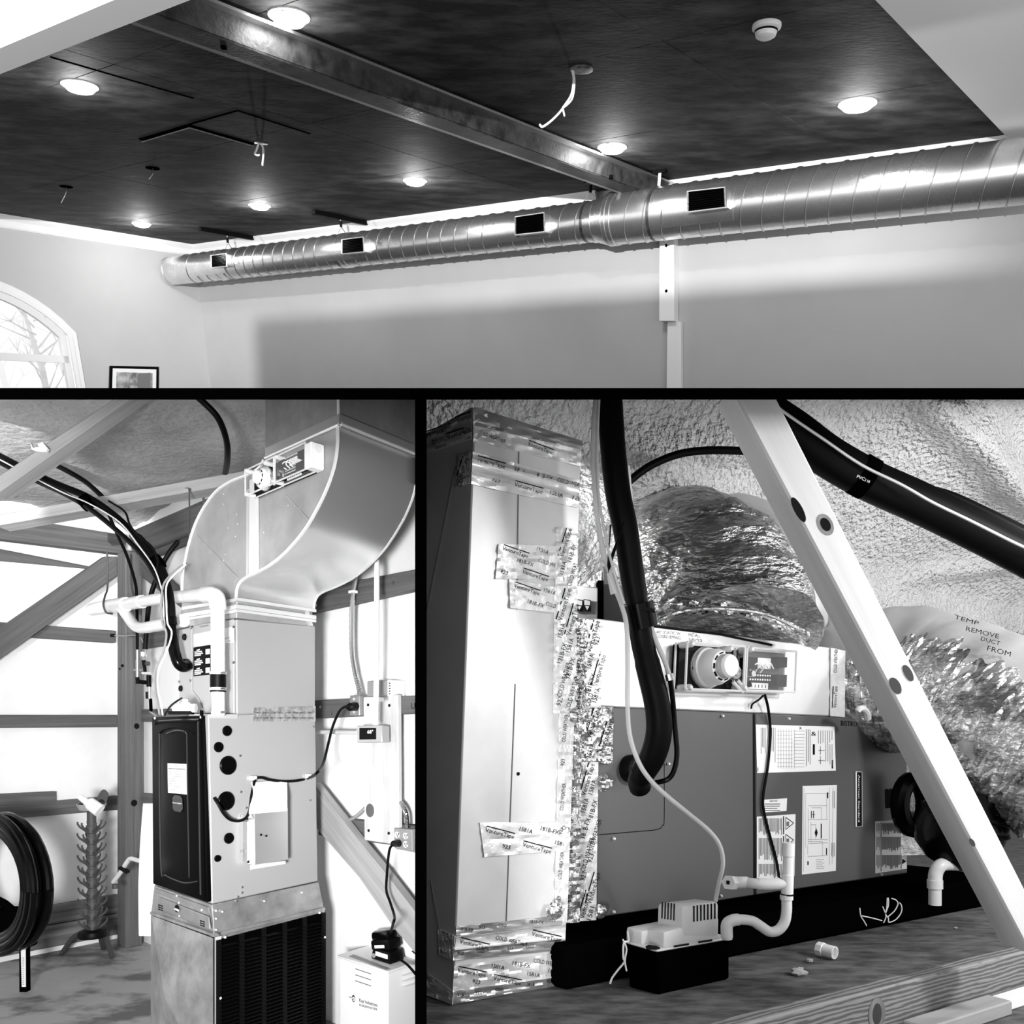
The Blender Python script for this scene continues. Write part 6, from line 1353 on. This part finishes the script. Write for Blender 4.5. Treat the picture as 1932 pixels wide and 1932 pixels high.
lt = thing('liquid_line', 'thin bright edged line following the fat black line set to its elbow', 'pipe', at_y(1240, 1478, 1.8))
obj('upper', MB().tube(wpath([(1184, 880, 1.74), (1190, 950, 1.74), (1202, 1030, 1.74), (1212, 1100, 1.74), (1222, 1160, 1.74), (1236, 1205, 1.74), (1255, 1250, 1.75), (1263, 1275, 1.76)]), .0055, 8), 'pvc_grey', lt)
obj('fitting', MB().tube([at_y(1262, 1272, 1.76), at_y(1265, 1284, 1.76)], .009, 10), 'brass', lt)
obj('lower', MB().tube(wpath([(1264, 1280, 1.76), (1269, 1320, 1.78), (1273, 1370, 1.8), (1277, 1420, 1.81), (1272, 1452, 1.81), (1260, 1470, 1.81), (1236, 1477, 1.82)]), .0062, 8), 'black_gloss', lt)
# ---- black hoses against the roof
solo('roof_hose', 'black hose arching over the crinkled foil duct to the timber brace', 'hose', MB().tube(wpath([(1160, 935, 2.5), (1192, 904, 2.5), (1230, 877, 2.5), (1280, 857, 2.5), (1330, 850, 2.5), (1380, 850, 2.5), (1430, 853, 2.5), (1480, 858, 2.5)]), .0125, 12), 'black_rubber')
rb = thing('line_bundle', 'thick black line bundle descending from behind the brace along the foam roof', 'hose', at_y(1908, 1030, 1.75))
obj('main_line', MB().tube(wpath([(1440, 775, 1.75), (1500, 815, 1.75), (1560, 860, 1.75), (1640, 906, 1.75), (1720, 942, 1.75), (1800, 980, 1.75), (1880, 1020, 1.75), (1960, 1062, 1.75)]), .043, 16), 'black_rubber', rb)
obj('sheath_end', MB().tube([at_y(1618, 893, 1.75), at_y(1642, 906, 1.75)], .045, 16), 'black_matte', rb)
obj('small_line', MB().tube(wpath([(1680, 895, 1.8), (1730, 922, 1.8), (1790, 940, 1.8), (1850, 967, 1.8), (1960, 1020, 1.8)]), .016, 12), 'black_rubber', rb)
obj('copper_line', MB().tube(wpath([(1450, 755, 1.7), (1490, 785, 1.7), (1550, 826, 1.7), (1625, 877, 1.7), (1700, 914, 1.69), (1760, 948, 1.69), (1830, 982, 1.69), (1908, 1021, 1.69), (1960, 1045, 1.69)]), .0032, 8), 'bright_metal', rb)
mb = MB(); tpl = Pl(at_y(1628, 905, 1.703), (0, -1, 0)); ptext(mb, tpl, 'PVC', (1616, 901), (1630, 907), 6); ptext(mb, tpl, '2 1/8', (1631, 907.5), (1640, 911.5), 5); obj('jacket_print', mb, 'paper', rb)
# ---- timber brace
TY = 1.46; tp_ = Pl((0, TY, 0), (0, -1, 0)); bq = [tp_.hit(*p) for p in ((1376, 725), (1452, 725), (1997, 1790 + 12), (1944, 1802))]
br3 = thing('timber_brace', 'pale knotty timber brace crossing in front of the air handler', 'timber', bq[3])
al = (bq[3] - bq[0]).normalized()
obj('timber', MB().prism(bq, V((0, .092, 0))), 'pine', br3, uv=(al, V((0, -1, 0)).cross(al), V((0, 1, 0))), bevel=.004)
for u, v, a_, b_, g in ((1557, 990, 9, 14, 1), (1713, 1270, 7, 17, 0), (1689, 1294, 9, 17, 0), (1506, 962, 8, 26, 0), (1834, 1590, 4, 8, 0)):
    c = tp_.hit(u, v); A, B_ = px_size(c, a_), px_size(c, b_); pa = V((al.z, 0, -al.x))
    def ell(k): return [c + pa * math.cos(t) * A * k + al * math.sin(t) * B_ * k + V((0, -.0006, 0)) for t in [6.283 * i / 18 for i in range(18)]]
    if g: obj('knot_ring', MB().prism(ell(1.55), V((0, -.0006, 0))), 'pine_ring', br3, uv=(al, pa, V((0, 1, 0)))); obj('knot', MB().prism(ell(.95), V((0, -.0016, 0))), 'ink', br3)
    else: obj('knot', MB().prism(ell(1), V((0, -.0012, 0))), 'ink' if v < 1000 else 'knot_dark', br3)
# ---- things left of the black line set, behind
bp_ = Pl((0, 3.0, 0), (0, -1, 0))
solo('attic_post', 'pale round post between the taped trunk and the clear tube', 'post', MB().slab(bp_, [(1088, 845), (1136, 845), (1138, 1170), (1088, 1170)], 0, .09), 'foam_white', bevel=.012, seg=2)
solo('attic_strap', 'dark level strap on the pale post behind the tubes', 'strap', MB().slab(bp_, [(1085, 1010), (1150, 1011), (1150, 1023), (1085, 1022)], .02, .02), 'black_matte')
cb2 = thing('control_case', 'grey two tone case with black hand symbols behind the trunk tape', 'box', bp_.hit(1120, 1170))
obj('case', MB().slab(bp_, [(1080, 1104), (1128, 1108), (1128, 1172), (1080, 1168)], .12, .1), 'grey_plate', cb2, bevel=.004); obj('case_lid', MB().slab(bp_, [(1080, 1104), (1128, 1108), (1128, 1137), (1080, 1132)], .125, .1), 'label_grey', cb2, bevel=.004)
for u in (1091, 1106): obj('symbol_frame', MB().slab(bp_, [(u - 5, 1130), (u + 9, 1132), (u + 9, 1154), (u - 5, 1152)], .128, .004), 'ink', cb2, bevel=.002); s_ = obj('symbol_field', MB().slab(bp_, [(u - 3.4, 1132), (u + 7.4, 1133.6), (u + 7.4, 1142), (u - 3.4, 1141)], .130, .003), 'label_grey', cb2); obj('symbol_arrow', MB().slab(bp_, [(u - 2, 1143), (u + 6, 1144), (u + 2, 1151)], .130, .003), 'label_grey', cb2)
solo('attic_stud', 'black upright strip beside the grey case with hand symbols', 'stud', MB().slab(bp_, [(1128, 1095), (1139, 1095), (1139, 1185), (1128, 1185)], .10, .06), 'black_matte')
solo('grey_backdrop_sheet', 'dim grey panel behind the fat line set and grey case', 'panel', MB().slab(bp_, [(1139, 1040), (1200, 1040), (1200, 1190), (1139, 1190)], .04, .04), 'handler_grey')
# ---- loose things on the deck
TL = Pl(TB + NFL * .09, NFL); l0_ = TL.hit(1480, 1892); ld = (TL.hit(1908, 1786) - l0_).normalized()
wd_ = NFL.cross(ld).normalized(); wd_ = wd_ if wd_.y < 0 else -wd_
lm = thing('floor_timber', 'grainy timber on edge lying across the attic deck', 'timber', l0_ - NFL * .089)
obj('timber', MB().box(l0_ - ld * .5 - NFL * .089, ld * 1.6, wd_ * .038, NFL * .089), 'wood_ring', lm, uv=(ld, NFL, wd_), bevel=.003)
kq = l0_ + ld * .21 + wd_ * .0385 - NFL * .045
for k_, (a_, b_) in enumerate(((.026, .03), (.014, .02))):
    obj('knot', MB().prism([kq + ld * a_ * math.cos(t) + NFL * b_ * math.sin(t) + wd_ * .0004 * k_ for t in [6.283 * i / 18 for i in range(18)]], wd_ * .0005), 'pine_ring' if k_ == 0 else 'knot_dark', lm, uv=(NFL, ld, wd_))
T3 = Pl(TB + NFL * .03, NFL); e_ = T3.hit(1862, 1876)
solo('offcut_board', 'grey offcut board lying on the deck in front of the floor timber', 'board', MB().box(e_ - ld * .30 - NFL * .029, ld * .30, wd_ * .05, NFL * .029), 'wood_pale', uv=(ld, wd_, NFL), bevel=.003)
solo('white_offcut', 'bright white offcut lying just past the grey offcut board', 'offcut', MB().box(e_ + ld * .006 - NFL * .029, ld * .4, wd_ * .035, NFL * .024), 'white_paint', bevel=.003)
c = FL.hit(1556, 1808) + NFL * .021
pfit = thing('pipe_fitting', 'white threaded pipe fitting lying alone on the attic deck', 'fitting', c - NFL * .02)
axf = (DR * .55 - DL * .35 - ZUP * .05).normalized(); axf = (V((.6, -.8, -.02))).normalized()
obj('collar', MB().lathe(c - axf * .02, axf, [(.014, 0), (.019, .002), (.019, .018), (.0165, .02)], 8), 'pvc', pfit); obj('barrel', MB().lathe(c - axf * .005, axf, [(.0165, 0), (.0165, .034), (.0135, .034), (.0130, .006), (.001, .006)], 20), 'pvc', pfit)
for i, (u, v, s_, lab) in enumerate(((1506, 1840, .016, 'pale lump of dried foam on the deck below the pipe fitting'), (1527, 1815, .008, 'tiny pale foam crumb on the deck beside the pipe fitting'), (1803, 1752, .005, 'tiny pale crumb on the deck under the timber brace'))):
    p = FL.hit(u, v); m_ = MB(); m_.grid(lambda x, y: p + NFL * (s_ * .5) + V((math.cos(6.283 * x) * math.sin(3.1416 * y) * 1.3, math.sin(6.283 * x) * math.sin(3.1416 * y), math.cos(3.1416 * y) * .6)) * s_ * (1 + .4 * mnoise.noise(V((x * 5, y * 5, i)))), 10, 8)
    solo('foam_crumb', lab, 'debris', m_, 'foam')
wy = 1.86
ww = thing('loose_wires', 'thin white wire ends tied together under the air handler', 'wire', at_y(1670, 1745, wy))
for pts in ([(1674, 1694), (1673, 1712), (1671, 1722)], [(1676, 1694), (1676, 1708), (1671, 1722)], [(1665, 1710), (1670, 1722)], [(1622, 1713), (1624, 1728), (1630, 1738), (1635, 1747)], [(1626, 1728), (1645, 1732), (1664, 1737)], [(1671, 1724), (1671, 1732), (1667, 1741)], [(1671, 1726), (1676, 1733), (1677, 1740), (1690, 1735), (1700, 1722), (1701, 1710), (1697, 1703)], [(1675, 1730), (1688, 1718), (1694, 1705), (1690, 1698), (1682, 1695)]):
    obj('wire', MB().tube(wpath([(u, v, wy) for u, v in pts]), .0013, 5), 'pvc_grey', ww)
